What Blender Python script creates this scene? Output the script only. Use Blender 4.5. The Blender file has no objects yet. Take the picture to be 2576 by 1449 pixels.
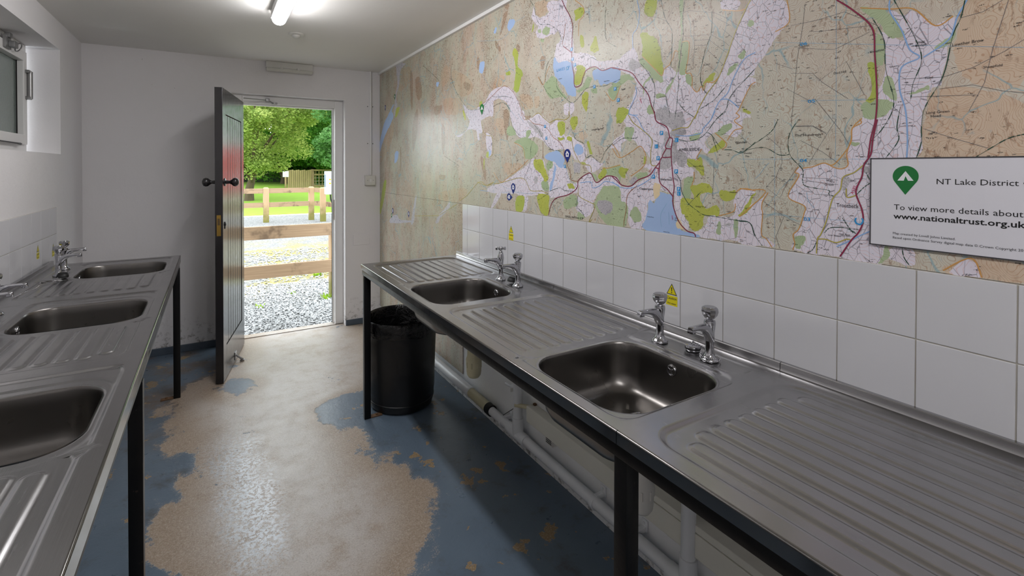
import bpy, bmesh, math, random
import numpy as np
from mathutils import Vector, Matrix
from mathutils.geometry import tessellate_polygon
from mathutils import noise as mnoise

random.seed(7)
rng = np.random.default_rng(11)
SC = bpy.context.scene
COL = SC.collection
PI = math.pi

# ------------------------------------------------------------------ camera, world, light, exposure
CAM_H = 1.4075
cam_d = bpy.data.cameras.new('camera')
cam = bpy.data.objects.new('camera', cam_d)
COL.objects.link(cam)
yaw, pit, rol = 0.51827, -0.01143, 0.00143
fw = Vector((math.sin(yaw) * math.cos(pit), math.cos(yaw) * math.cos(pit), math.sin(pit)))
r0 = Vector((math.cos(yaw), -math.sin(yaw), 0))
u0 = r0.cross(fw)
rt = math.cos(rol) * r0 + math.sin(rol) * u0
up = -math.sin(rol) * r0 + math.cos(rol) * u0
M = Matrix((rt, up, -fw)).transposed().to_4x4()
M.translation = Vector((0, 0, CAM_H))
cam.matrix_world = M
cam_d.sensor_fit = 'HORIZONTAL'
cam_d.sensor_width = 36.0
cam_d.lens = 1209.96 * 36.0 / 2576.0
cam_d.shift_x = (1288 - 1225.33) / 2576.0
cam_d.shift_y = -(724.5 - 436.39) / 2576.0
cam_d.clip_start = 0.02
cam_d.clip_end = 300
SC.camera = cam

W_STRENGTH = 4.8
LAMP_E = 49.0
SC.view_settings.view_transform = 'Standard'
SC.view_settings.look = 'None'
SC.view_settings.gamma = 1.0
SC.view_settings.use_curve_mapping = False
SC.view_settings.exposure = 0.0
world = bpy.data.worlds.new('overcast_sky')
SC.world = world
world.use_nodes = True
bg = world.node_tree.nodes['Background']
bg.inputs[0].default_value = (0.90, 0.96, 1.0, 1)
bg.inputs[1].default_value = W_STRENGTH
SC.cycles.max_bounces = 10
SC.cycles.diffuse_bounces = 6
SC.cycles.glossy_bounces = 5
SC.cycles.transmission_bounces = 6
SC.cycles.transparent_max_bounces = 8
SC.cycles.caustics_reflective = False
SC.cycles.caustics_refractive = False
SC.cycles.sample_clamp_indirect = 6.0


# ------------------------------------------------------------------ helpers
def srgb(r, g, b):
    def f(c):
        c /= 255.0
        return c / 12.92 if c <= 0.04045 else ((c + 0.055) / 1.055) ** 2.4
    return (f(r), f(g), f(b), 1.0)


class NT:
    """small helper round a node tree"""
    def __init__(s, nt):
        s.nt = nt
        s.n = nt.nodes
        s.l = nt.links

    def put(s, sock, v):
        if v is None:
            return
        if hasattr(v, 'is_output') or hasattr(v, 'links'):
            s.l.new(v, sock)
        else:
            sock.default_value = v

    def math(s, op, a, b=None, c=None, clamp=False):
        nd = s.n.new('ShaderNodeMath')
        nd.operation = op
        nd.use_clamp = clamp
        for i, v in enumerate((a, b, c)):
            s.put(nd.inputs[i], v)
        return nd.outputs[0]

    def pos(s):
        return s.n.new('ShaderNodeNewGeometry').outputs['Position']

    def objc(s):
        return s.n.new('ShaderNodeTexCoord').outputs['Object']

    def mapping(s, vec, scale=(1, 1, 1), loc=(0, 0, 0), rot=(0, 0, 0)):
        nd = s.n.new('ShaderNodeMapping')
        s.put(nd.inputs['Vector'], vec)
        nd.inputs['Scale'].default_value = scale
        nd.inputs['Location'].default_value = loc
        nd.inputs['Rotation'].default_value = rot
        return nd.outputs[0]

    def noise(s, vec, scale=5.0, detail=2.0, rough=0.5, dist=0.0):
        nd = s.n.new('ShaderNodeTexNoise')
        s.put(nd.inputs['Vector'], vec)
        nd.inputs['Scale'].default_value = scale
        nd.inputs['Detail'].default_value = detail
        nd.inputs['Roughness'].default_value = rough
        nd.inputs['Distortion'].default_value = dist
        return nd.outputs['Fac']

    def voro(s, vec, scale=5.0, feature='F1', out='Distance', rnd=1.0):
        nd = s.n.new('ShaderNodeTexVoronoi')
        nd.feature = feature
        s.put(nd.inputs['Vector'], vec)
        nd.inputs['Scale'].default_value = scale
        nd.inputs['Randomness'].default_value = rnd
        return nd.outputs[out]

    def step(s, v, lo, hi):
        nd = s.n.new('ShaderNodeMapRange')
        nd.interpolation_type = 'SMOOTHSTEP'
        s.put(nd.inputs[0], v)
        s.put(nd.inputs[1], lo)
        s.put(nd.inputs[2], hi)
        return nd.outputs[0]

    def mix(s, f, a, b, mode='MIX'):
        nd = s.n.new('ShaderNodeMix')
        nd.data_type = 'RGBA'
        nd.blend_type = mode
        s.put(nd.inputs[0], f)
        s.put(nd.inputs[6], a)
        s.put(nd.inputs[7], b)
        return nd.outputs[2]

    def sep(s, v):
        nd = s.n.new('ShaderNodeSeparateXYZ')
        s.put(nd.inputs[0], v)
        return nd.outputs

    def bump(s, h, strength=0.2, dist=0.01):
        nd = s.n.new('ShaderNodeBump')
        s.put(nd.inputs['Height'], h)
        nd.inputs['Strength'].default_value = strength
        nd.inputs['Distance'].default_value = dist
        return nd.outputs[0]


def mat(name, color=(0.8, 0.8, 0.8, 1), rough=0.5, metal=0.0, spec=0.5, fn=None, emit=None, estr=0.0):
    m = bpy.data.materials.new(name)
    m.use_nodes = True
    t = NT(m.node_tree)
    b = m.node_tree.nodes['Principled BSDF']
    b.inputs['Base Color'].default_value = color
    b.inputs['Roughness'].default_value = rough
    b.inputs['Metallic'].default_value = metal
    b.inputs['Specular IOR Level'].default_value = spec
    if emit:
        b.inputs['Emission Color'].default_value = emit
        b.inputs['Emission Strength'].default_value = estr
    if fn:
        fn(t, b)
    return m


class MB:
    """collects shapes; build() links them as ONE mesh object"""
    def __init__(s):
        s.v, s.f, s.m = [], [], []

    def add(s, vs, fs, mi=0):
        o = len(s.v)
        s.v += [tuple(v) for v in vs]
        for f in fs:
            s.f.append(tuple(i + o for i in f))
            s.m.append(mi)
        return s

    def box(s, x0, x1, y0, y1, z0, z1, mi=0, bev=0.0):
        if bev <= 0:
            vs = [(x, y, z) for z in (z0, z1) for y in (y0, y1) for x in (x0, x1)]
            fs = [(0, 2, 3, 1), (4, 5, 7, 6), (0, 1, 5, 4), (2, 6, 7, 3), (0, 4, 6, 2), (1, 3, 7, 5)]
            return s.add(vs, fs, mi)
        bm = bmesh.new()
        bmesh.ops.create_cube(bm, size=1.0)
        for v in bm.verts:
            v.co = Vector(((x0 + x1) / 2 + v.co.x * (x1 - x0), (y0 + y1) / 2 + v.co.y * (y1 - y0), (z0 + z1) / 2 + v.co.z * (z1 - z0)))
        bmesh.ops.bevel(bm, geom=bm.edges[:], offset=bev, segments=2, profile=0.6, affect='EDGES', clamp_overlap=True)
        s.bm(bm, mi)
        return s

    def bm(s, bm, mi=0):
        bm.verts.index_update()
        s.add([v.co.copy() for v in bm.verts], [[v.index for v in f.verts] for f in bm.faces], mi)
        bm.free()
        return s

    def tube(s, pts, rad, n=10, mi=0, cap=True, flat=(1, 1)):
        P = [Vector(p) for p in pts]
        if not hasattr(rad, '__len__'):
            rad = [rad] * len(P)
        ref = None
        vs, fs = [], []
        for i, p in enumerate(P):
            d = (P[min(i + 1, len(P) - 1)] - P[max(i - 1, 0)]).normalized()
            if ref is None:
                ref = Vector((0, 0, 1)) if abs(d.z) < 0.9 else Vector((0, 1, 0))
                a = d.cross(ref).normalized()
            else:
                a = (a - d * a.dot(d)).normalized()
            b = d.cross(a)
            for k in range(n):
                t = 2 * PI * k / n
                vs.append(p + (a * math.cos(t) * flat[0] + b * math.sin(t) * flat[1]) * rad[i])
        for i in range(len(P) - 1):
            for k in range(n):
                fs.append((i * n + k, i * n + (k + 1) % n, (i + 1) * n + (k + 1) % n, (i + 1) * n + k))
        if cap:
            fs.append(tuple(range(n))[::-1])
            fs.append(tuple((len(P) - 1) * n + k for k in range(n)))
        return s.add(vs, fs, mi)

    def lathe(s, prof, n=24, at=(0, 0, 0), mi=0, axis='z', cap=True):
        vs, fs = [], []
        for r, h in prof:
            for k in range(n):
                t = 2 * PI * k / n
                c, q = r * math.cos(t), r * math.sin(t)
                if axis == 'z':
                    v = (c, q, h)
                elif axis == 'x':
                    v = (h, c, q)
                else:
                    v = (q, h, c)
                vs.append((v[0] + at[0], v[1] + at[1], v[2] + at[2]))
        for i in range(len(prof) - 1):
            for k in range(n):
                fs.append((i * n + k, i * n + (k + 1) % n, (i + 1) * n + (k + 1) % n, (i + 1) * n + k))
        if cap:
            fs.append(tuple(range(n))[::-1])
            fs.append(tuple((len(prof) - 1) * n + k for k in range(n)))
        return s.add(vs, fs, mi)

    def ball(s, c, r, n=8, mi=0, sq=(1, 1, 1)):
        bm = bmesh.new()
        bmesh.ops.create_uvsphere(bm, u_segments=n, v_segments=max(4, n // 2 + 1), radius=1)
        for v in bm.verts:
            v.co = Vector((c[0] + v.co.x * r * sq[0], c[1] + v.co.y * r * sq[1], c[2] + v.co.z * r * sq[2]))
        return s.bm(bm, mi)

    def xf(s, M):
        s.v = [tuple(M @ Vector(v)) for v in s.v]
        return s

    def mesh(s, name, mats, smooth=None):
        me = bpy.data.meshes.new(name)
        me.from_pydata(s.v, [], s.f)
        for m in (mats if isinstance(mats, (list, tuple)) else [mats]):
            me.materials.append(m)
        if any(s.m):
            me.polygons.foreach_set('material_index', s.m)
        bm = bmesh.new()
        bm.from_mesh(me)
        bmesh.ops.recalc_face_normals(bm, faces=bm.faces[:])
        bm.to_mesh(me)
        bm.free()
        if smooth:
            me.shade_smooth()
            me.set_sharp_from_angle(angle=math.radians(smooth))
        me.update()
        return me

    def build(s, name, mats, parent=None, smooth=None):
        return link(name, s.mesh(name, mats, smooth), parent)


def link(name, data, parent=None):
    o = bpy.data.objects.new(name, data)
    COL.objects.link(o)
    if parent is not None:
        o.parent = parent
    return o


def tag(o, label=None, cat=None, group=None, kind=None):
    if label:
        o['label'] = label
    if cat:
        o['category'] = cat
    if group:
        o['group'] = group
    if kind:
        o['kind'] = kind
    return o


def empty(name, loc=(0, 0, 0), rz=0.0, **k):
    o = bpy.data.objects.new(name, None)
    COL.objects.link(o)
    o.empty_display_size = 0.05
    o.location = loc
    o.rotation_euler = (0, 0, rz)
    return tag(o, **k)


KIDS = {}


def copy_tree(o, parent=None):
    c = o.copy()
    COL.objects.link(c)
    c.parent = parent
    for ch in list(o.children):
        copy_tree(ch, c)
    return c


_vl = [0]


def text_mesh(body, size, bold=0.0, align='LEFT', width=None, track=1.0):
    cu = bpy.data.curves.new('t', 'FONT')
    cu.body = body
    cu.size = 1.0
    cu.align_x = align
    cu.resolution_u = 2
    cu.offset = bold
    cu.space_character = track
    o = bpy.data.objects.new('t', cu)
    COL.objects.link(o)
    bpy.context.view_layer.update()
    dg = bpy.context.evaluated_depsgraph_get()
    me = bpy.data.meshes.new_from_object(o.evaluated_get(dg))
    bpy.data.objects.remove(o)
    vs = [Vector(v.co) * size for v in me.vertices]
    fs = [tuple(p.vertices) for p in me.polygons]
    bpy.data.meshes.remove(me)
    if vs and width:
        w = max(v.x for v in vs) - min(v.x for v in vs)
        k = width / w
        vs = [Vector((v.x * k, v.y, v.z)) for v in vs]
    return vs, fs


def text_right_wall(mb, body, y, z, size, x, width=None, bold=0.0, mi=0, rot=0.0):
    """lettering on a face that looks towards -X"""
    vs, fs = text_mesh(body, size, bold, width=width)
    c, s_ = math.cos(rot), math.sin(rot)
    mb.add([(x, y - (v.x * c - v.y * s_), z + v.x * s_ + v.y * c) for v in vs], fs, mi)


def catmull(pts, closed, sub=4):
    n = len(pts)
    out = []
    rngs = range(n if closed else n - 1)
    for i in rngs:
        if closed:
            p0, p1, p2, p3 = pts[(i - 1) % n], pts[i], pts[(i + 1) % n], pts[(i + 2) % n]
        else:
            p0, p1, p2, p3 = pts[max(i - 1, 0)], pts[i], pts[i + 1], pts[min(i + 2, n - 1)]
        for k in range(sub):
            t = k / sub
            out.append(tuple(0.5 * (2 * b + (c - a) * t + (2 * a - 5 * b + 4 * c - d) * t * t + (3 * b - a - 3 * c + d) * t ** 3)
                             for a, b, c, d in zip(p0, p1, p2, p3)))
    if not closed:
        out.append(tuple(pts[-1]))
    return out


# ------------------------------------------------------------------ materials
def f_plaster(t, b, c0=srgb(231, 229, 231), c1=srgb(222, 220, 220), dirt=0.0, rough_amt=0.25):
    p = t.pos()
    n = t.noise(p, 2.2, 4, 0.6)
    col = t.mix(n, c0, c1)
    sp = t.step(t.noise(p, 55, 2, 0.5), 0.76, 0.80)
    col = t.mix(t.math('MULTIPLY', sp, 0.35), col, srgb(120, 112, 104))
    if dirt:
        z = t.sep(p)[2]
        g = t.math('SUBTRACT', 1.0, t.step(z, 0.02, dirt))
        bl = t.step(t.noise(p, 24, 5, 0.72), 0.50, 0.66)
        col = t.mix(t.math('MULTIPLY', t.math('MULTIPLY', g, bl), 0.8), col, srgb(96, 88, 80))
    t.put(b.inputs['Base Color'], col)
    h = t.math('ADD', t.math('MULTIPLY', t.noise(p, 9, 4, 0.6), 1.0), t.math('MULTIPLY', t.noise(p, 90, 3, 0.6), 0.12))
    t.put(b.inputs['Normal'], t.bump(h, rough_amt, 0.012))


m_wall = mat('white_painted_plaster', rough=0.62, fn=lambda t, b: f_plaster(t, b))
m_wall_far = mat('white_painted_plaster_dirty_foot', rough=0.62, fn=lambda t, b: f_plaster(t, b, dirt=0.32))
m_wall_low = mat('rough_white_painted_wall', rough=0.55, fn=lambda t, b: f_plaster(t, b, srgb(233, 234, 235), srgb(222, 222, 221), 0.10, 0.6))
m_ceil = mat('white_ceiling_paint', rough=0.6, fn=lambda t, b: f_plaster(t, b, srgb(234, 233, 229), srgb(228, 226, 222), 0, 0.1))


def f_floor(t, b):
    p = t.pos()
    x, y, z = t.sep(p)[0:3]
    n1 = t.noise(p, 3.2, 6, 0.68)
    n2 = t.noise(p, 13, 6, 0.72)
    nn = t.math('ADD', t.math('MULTIPLY', t.math('SUBTRACT', n1, 0.5), 0.55), t.math('MULTIPLY', t.math('SUBTRACT', n2, 0.5), 0.30))
    # worn walkway: left edge x = -0.16, right edge shifts with the distance from the door
    ed = t.n.new('ShaderNodeFloatCurve')
    t.put(ed.inputs['Value'], t.math('DIVIDE', y, 4.5))
    cv = ed.mapping.curves[0]
    pts = [(0.0, 0.34), (0.25, 0.42), (0.345, 0.46), (0.40, 0.62), (0.46, 0.66), (0.50, 0.56), (0.575, 0.52), (0.64, 0.62), (0.75, 0.95), (1.0, 1.0)]
    cv.points[0].location = pts[0]
    cv.points[1].location = pts[-1]
    for q in pts[1:-1]:
        cv.points.new(*q)
    ed.mapping.update()
    redge = t.math('MULTIPLY_ADD', ed.outputs[0], 1.1, 0.08)
    dr = t.math('SUBTRACT', redge, x)
    le = t.n.new('ShaderNodeFloatCurve')
    t.put(le.inputs['Value'], t.math('DIVIDE', y, 4.5))
    cv = le.mapping.curves[0]
    pts = [(0.0, 0.5), (0.42, 0.52), (0.47, 0.46), (0.62, 0.50), (0.74, 0.40), (0.80, 0.46), (0.86, 0.75), (1.0, 0.85)]
    cv.points[0].location = pts[0]
    cv.points[1].location = pts[-1]
    for q in pts[1:-1]:
        cv.points.new(*q)
    le.mapping.update()
    ledge = t.math('MULTIPLY_ADD', le.outputs[0], 1.0, -0.66)
    dl = t.math('SUBTRACT', x, ledge)
    d = t.math('MINIMUM', dr, dl)
    # two islands of paint that survive by the door leaf and by the stand leg
    for (px, py, rad, k) in ((0.20, 3.45, 0.34, 0.46), (0.64, 2.85, 0.30, 0.36), (-0.30, 1.95, 0.2, 0.2)):
        dn = t.n.new('ShaderNodeVectorMath')
        dn.operation = 'DISTANCE'
        t.put(dn.inputs[0], p)
        dn.inputs[1].default_value = (px, py, 0)
        d = t.math('SUBTRACT', d, t.math('MULTIPLY', t.math('SUBTRACT', 1.0, t.step(dn.outputs['Value'], rad * 0.15, rad)), k))
    worn = t.step(t.math('ADD', d, nn), -0.012, 0.012)
    # chips in the paint
    chips = t.step(t.math('ADD', t.noise(p, 6.5, 4, 0.62), t.math('MULTIPLY', n2, 0.10)), 0.672, 0.688)
    # paint left over in the walkway
    left = t.step(t.math('ADD', t.noise(t.mapping(p, loc=(3.1, 1.2, 0)), 3.0, 7, 0.75), 0), 0.635, 0.655)
    # scuffed strip of glossy paint flakes; doorway glare is painted into their pale colour
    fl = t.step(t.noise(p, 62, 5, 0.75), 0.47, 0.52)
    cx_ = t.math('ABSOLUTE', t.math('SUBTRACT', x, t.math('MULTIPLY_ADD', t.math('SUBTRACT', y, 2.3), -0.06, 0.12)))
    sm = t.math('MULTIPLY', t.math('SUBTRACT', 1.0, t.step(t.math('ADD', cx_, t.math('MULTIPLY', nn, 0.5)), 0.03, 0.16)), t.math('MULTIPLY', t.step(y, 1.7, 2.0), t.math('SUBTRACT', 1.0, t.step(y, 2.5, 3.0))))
    glare_flake = t.math('MULTIPLY', fl, sm)
    bare = t.math('MAXIMUM', t.math('MULTIPLY', worn, t.math('SUBTRACT', 1.0, left)), chips)
    n3 = t.noise(p, 60, 5, 0.7)
    conc = t.mix(t.noise(p, 5, 5, 0.65), srgb(138, 120, 102), srgb(154, 139, 123))
    conc = t.mix(t.step(n3, 0.35, 0.75), conc, srgb(166, 150, 134))
    conc = t.mix(t.math('MULTIPLY', t.step(t.noise(p, 22, 4, 0.7), 0.60, 0.72), 0.5), conc, srgb(112, 96, 78))
    ctr = t.math('MULTIPLY', t.step(d, 0.04, 0.30), t.step(t.noise(t.mapping(p, loc=(5, 0, 0)), 7, 6, 0.75), 0.25, 0.6))
    conc = t.mix(ctr, conc, srgb(180, 174, 168))
    paint = t.mix(t.noise(p, 4, 4, 0.6), srgb(84, 98, 112), srgb(98, 113, 128))
    dirt = t.step(t.noise(p, 5.2, 5, 0.7), 0.52, 0.75)
    paint = t.mix(t.math('MULTIPLY', dirt, 0.85), paint, srgb(70, 66, 62))
    paint = t.mix(t.math('MULTIPLY', t.step(n3, 0.68, 0.74), 0.5), paint, srgb(150, 152, 150))
    brown = t.math('MULTIPLY', t.step(t.noise(t.mapping(p, loc=(1, 4, 0)), 2.6, 6, 0.72), 0.44, 0.62), t.math('MULTIPLY', t.step(y, 2.6, 3.5), t.math('SUBTRACT', 1.0, t.step(x, -0.1, 0.15))))
    paint = t.mix(t.math('MULTIPLY', brown, 0.85), paint, srgb(98, 82, 66))
    conc = t.mix(t.math('MULTIPLY', chips, t.math('SUBTRACT', 1.0, worn)), conc, srgb(138, 116, 84))
    fine = t.noise(p, 170, 3, 0.7)
    conc = t.mix(t.math('MULTIPLY', t.step(fine, 0.50, 0.66), 0.35), conc, srgb(206, 200, 192))
    conc = t.mix(t.math('MULTIPLY', t.math('SUBTRACT', 1.0, t.step(fine, 0.34, 0.46)), 0.35), conc, srgb(96, 84, 72))
    feather = t.math('MULTIPLY', t.step(t.math('ADD', d, nn), -0.05, 0.0), t.step(fine, 0.50, 0.60))
    bare = t.math('MAXIMUM', bare, t.math('MULTIPLY', feather, 0.8))
    col = t.mix(bare, paint, conc)
    col = t.mix(t.math('MULTIPLY', glare_flake, 0.85), col, srgb(196, 206, 215))
    # fine specks of grit
    gr = t.step(t.noise(p, 120, 2, 0.5), 0.73, 0.77)
    col = t.mix(t.math('MULTIPLY', gr, 0.7), col, srgb(70, 60, 50))
    t.put(b.inputs['Base Color'], col)
    ro = t.math('ADD', t.math('MULTIPLY', t.noise(p, 9, 5, 0.7), 0.30), t.math('MULTIPLY_ADD', bare, 0.05, 0.17))
    t.put(b.inputs['Roughness'], t.math('MULTIPLY', ro, t.math('MULTIPLY_ADD', glare_flake, -0.6, 1.0)))
    h = t.math('ADD', t.math('MULTIPLY', bare, -0.6), t.math('ADD', t.math('MULTIPLY', n3, 0.35), t.math('MULTIPLY', t.noise(p, 18, 5, 0.7), 0.8)))
    t.put(b.inputs['Normal'], t.bump(h, 0.28, 0.006))


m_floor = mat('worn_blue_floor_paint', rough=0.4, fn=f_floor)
m_skirt = mat('blue_skirting_paint', srgb(66, 78, 92), 0.5, fn=lambda t, b: t.put(b.inputs['Base Color'], t.mix(t.noise(t.pos(), 14, 4, 0.6), srgb(58, 70, 84), srgb(86, 96, 106))))
m_gloss_white = mat('white_gloss_paint', srgb(226, 225, 224), 0.35)
m_pvc = mat('white_plastic', srgb(214, 213, 208), 0.38, fn=lambda t, b: t.put(b.inputs['Base Color'], t.mix(t.noise(t.pos(), 9, 3), srgb(218, 217, 213), srgb(200, 198, 190))))
m_cream = mat('yellowed_plastic', srgb(196, 190, 158), 0.4, fn=lambda t, b: t.put(b.inputs['Base Color'], t.mix(t.noise(t.pos(), 18, 3), srgb(203, 198, 170), srgb(186, 178, 142))))
m_tile = mat('white_glazed_tile', srgb(208, 208, 212), 0.09, fn=lambda t, b: (
    t.put(b.inputs['Base Color'], t.mix(t.noise(t.pos(), 3, 2), srgb(212, 212, 217), srgb(204, 204, 207))),
    t.put(b.inputs['Normal'], t.bump(t.noise(t.mapping(t.pos(), scale=(1, 14, 40)), 1.0, 2), 0.06, 0.004))))
m_grout = mat('grey_grout', srgb(172, 168, 160), 0.8, fn=lambda t, b: t.put(b.inputs['Base Color'], t.mix(t.noise(t.pos(), 12, 4), srgb(196, 194, 188), srgb(160, 152, 138))))


def f_steel(t, b):
    p = t.objc()
    n = t.noise(t.mapping(p, scale=(6, 260, 260)), 1.0, 3, 0.6)
    n2 = t.noise(p, 7, 4, 0.65)
    t.put(b.inputs['Base Color'], t.mix(n2, srgb(176, 175, 176), srgb(160, 159, 160)))
    t.put(b.inputs['Roughness'], t.math('ADD', t.math('MULTIPLY', n2, 0.14), t.math('MULTIPLY_ADD', n, 0.09, 0.13)))
    t.put(b.inputs['Normal'], t.bump(t.math('ADD', n, t.math('MULTIPLY', n2, 2.0)), 0.05, 0.002))


m_steel = mat('brushed_stainless_steel', srgb(190, 188, 185), 0.3, 1.0, fn=f_steel)
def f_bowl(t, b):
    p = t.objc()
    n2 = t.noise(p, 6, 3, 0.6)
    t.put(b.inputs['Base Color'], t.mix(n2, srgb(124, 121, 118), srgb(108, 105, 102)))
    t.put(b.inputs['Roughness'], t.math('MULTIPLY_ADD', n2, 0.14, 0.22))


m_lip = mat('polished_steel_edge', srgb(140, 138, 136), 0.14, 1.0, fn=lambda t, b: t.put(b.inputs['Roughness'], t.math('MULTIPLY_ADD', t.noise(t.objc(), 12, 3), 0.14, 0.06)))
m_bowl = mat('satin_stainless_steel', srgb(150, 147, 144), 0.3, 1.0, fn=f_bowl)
m_chrome = mat('chrome', srgb(176, 176, 180), 0.10, 1.0, fn=lambda t, b: t.put(b.inputs['Roughness'], t.math('MULTIPLY_ADD', t.noise(t.objc(), 60, 2), 0.16, 0.03)))
m_dull = mat('dull_grey_metal', srgb(150, 150, 150), 0.38, 0.9)
m_black_steel = mat('black_painted_steel', srgb(20, 20, 21), 0.30, spec=0.22, fn=lambda t, b: (
    t.put(b.inputs['Base Color'], t.mix(t.step(t.noise(t.pos(), 34, 4, 0.7), 0.66, 0.72), srgb(15, 15, 16), srgb(58, 50, 42))),
    t.put(b.inputs['Normal'], t.bump(t.noise(t.pos(), 60, 3), 0.2, 0.003))))
m_rust = mat('rusty_steel', srgb(92, 66, 44), 0.8, fn=lambda t, b: t.put(b.inputs['Base Color'], t.mix(t.noise(t.pos(), 60, 4), srgb(40, 34, 30), srgb(132, 96, 62))))
m_black_gloss = mat('black_gloss_paint', srgb(36, 34, 35), 0.2, fn=lambda t, b: (
    t.put(b.inputs['Roughness'], t.math('MULTIPLY_ADD', t.noise(t.pos(), 30, 4, 0.65), 0.22, 0.10)),
    t.put(b.inputs['Normal'], t.bump(t.noise(t.pos(), 14, 3), 0.05, 0.004))))
m_black_plastic = mat('black_plastic', srgb(17, 17, 18), 0.42, fn=lambda t, b: t.put(b.inputs['Roughness'], t.math('MULTIPLY_ADD', t.noise(t.pos(), 18, 5, 0.7), 0.35, 0.28)))
m_bag = mat('black_polythene', srgb(13, 13, 14), 0.2, fn=lambda t, b: t.put(b.inputs['Normal'], t.bump(t.noise(t.pos(), 22, 4, 0.6, 1.2), 0.5, 0.02)))
m_rubber = mat('black_rubber', srgb(14, 14, 14), 0.55)
m_brass = mat('brass', srgb(176, 142, 70), 0.3, 0.9)
m_black = mat('black_print', srgb(16, 16, 18), 0.35)
m_yellow = mat('yellow_sticker', srgb(226, 212, 10), 0.35)
m_lamp = mat('lit_diffuser', srgb(255, 255, 255), 0.4, emit=(1.0, 0.985, 1.0, 1), estr=LAMP_E)
m_clear = mat('cloudy_clear_plastic', srgb(205, 204, 196), 0.25)
m_wood = mat('pale_weathered_timber', srgb(190, 160, 124), 0.75, fn=lambda t, b: (
    t.put(b.inputs['Base Color'], t.mix(t.math('MULTIPLY', t.step(t.noise(t.mapping(t.pos(), scale=(1.2, 1.2, 1.2)), 2.4, 4, 0.65), 0.52, 0.66), 0.75),
                                        t.mix(t.noise(t.mapping(t.pos(), scale=(2, 2, 70)), 1.0, 6, 0.75), srgb(182, 154, 122), srgb(112, 88, 64)), srgb(84, 66, 48))),
    t.put(b.inputs['Normal'], t.bump(t.noise(t.mapping(t.pos(), scale=(3, 3, 70)), 1.0, 4, 0.7), 0.3, 0.004))))
m_post = mat('weathered_timber_post', srgb(180, 150, 114), 0.8, fn=lambda t, b: (
    t.put(b.inputs['Base Color'], t.mix(t.math('SUBTRACT', 1.0, t.step(t.math('ADD', t.sep(t.pos())[2], t.math('MULTIPLY', t.noise(t.pos(), 6, 3), 0.5)), 0.30, 0.75)),
                                        t.mix(t.noise(t.mapping(t.pos(), scale=(40, 40, 3)), 1.0, 4, 0.7), srgb(186, 158, 124), srgb(152, 124, 90)), srgb(112, 108, 50)))))


def f_ground(t, b):
    p = t.pos()
    v = t.voro(p, 34, 'F1', 'Color')
    bw = t.n.new('ShaderNodeRGBToBW')
    t.put(bw.inputs[0], v)
    e = t.voro(p, 34, 'DISTANCE_TO_EDGE')
    col = t.mix(bw.outputs[0], srgb(104, 106, 108), srgb(160, 161, 160))
    col = t.mix(t.math('SUBTRACT', 1.0, t.step(e, 0.0, 0.10)), col, srgb(88, 88, 85))
    moss = t.math('MULTIPLY', t.step(t.noise(p, 1.3, 6, 0.75), 0.42, 0.56), t.step(t.sep(p)[1], 5.2, 6.4))
    moss = t.math('MULTIPLY', moss, t.math('SUBTRACT', 1.0, t.step(t.sep(p)[1], 8.6, 11.0)))
    col = t.mix(t.math('MULTIPLY', moss, 0.85), col, srgb(136, 126, 54))
    t.put(b.inputs['Base Color'], col)
    t.put(b.inputs['Normal'], t.bump(e, 0.5, 0.02))


m_gravel_ground = mat('grey_gravel_bed', rough=0.9, fn=f_ground)
m_stone = mat('grey_slate_chippings', rough=0.8, fn=lambda t, b: t.put(b.inputs['Base Color'], t.mix(
    t.noise(t.pos(), 45, 2, 0.5), srgb(136, 139, 142), srgb(204, 205, 204))))
m_grass = mat('bright_lawn', rough=0.9, fn=lambda t, b: (
    t.put(b.inputs['Base Color'], t.mix(t.noise(t.pos(), 3.5, 6, 0.7), srgb(112, 156, 36), srgb(150, 182, 58))),
    t.put(b.inputs['Normal'], t.bump(t.noise(t.pos(), 40, 4, 0.7), 0.5, 0.03))))


def leaf_mat(name, c0, c1, c2):
    m = bpy.data.materials.new(name)
    m.use_nodes = True
    t = NT(m.node_tree)
    m.node_tree.nodes.remove(m.node_tree.nodes['Principled BSDF'])
    out = m.node_tree.nodes['Material Output']
    p = t.pos()
    col = t.mix(t.step(t.noise(p, 0.9, 3, 0.6), 0.35, 0.65), c0, c1)
    col = t.mix(t.step(t.noise(p, 7, 2, 0.5), 0.45, 0.7), col, c2)
    d = t.n.new('ShaderNodeBsdfDiffuse')
    tr = t.n.new('ShaderNodeBsdfTranslucent')
    t.put(d.inputs[0], col)
    t.put(tr.inputs[0], col)
    mx = t.n.new('ShaderNodeMixShader')
    mx.inputs[0].default_value = 0.45
    t.l.new(d.outputs[0], mx.inputs[1])
    t.l.new(tr.outputs[0], mx.inputs[2])
    t.l.new(mx.outputs[0], out.inputs[0])
    return m


m_leaf_lime = leaf_mat('lime_leaves', srgb(154, 174, 92), srgb(186, 196, 118), srgb(126, 152, 82))
m_leaf_dark = leaf_mat('deep_green_leaves', srgb(84, 134, 50), srgb(120, 168, 66), srgb(62, 112, 50))
m_leaf_cool = leaf_mat('cool_green_leaves', srgb(104, 152, 92), srgb(144, 186, 122), srgb(84, 130, 70))
m_bark = mat('dark_bark', srgb(74, 62, 46), 0.9, fn=lambda t, b: t.put(b.inputs['Base Color'], t.mix(t.noise(t.mapping(t.pos(), scale=(20, 20, 3)), 1.0, 4), srgb(52, 42, 32), srgb(104, 90, 66))))


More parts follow.
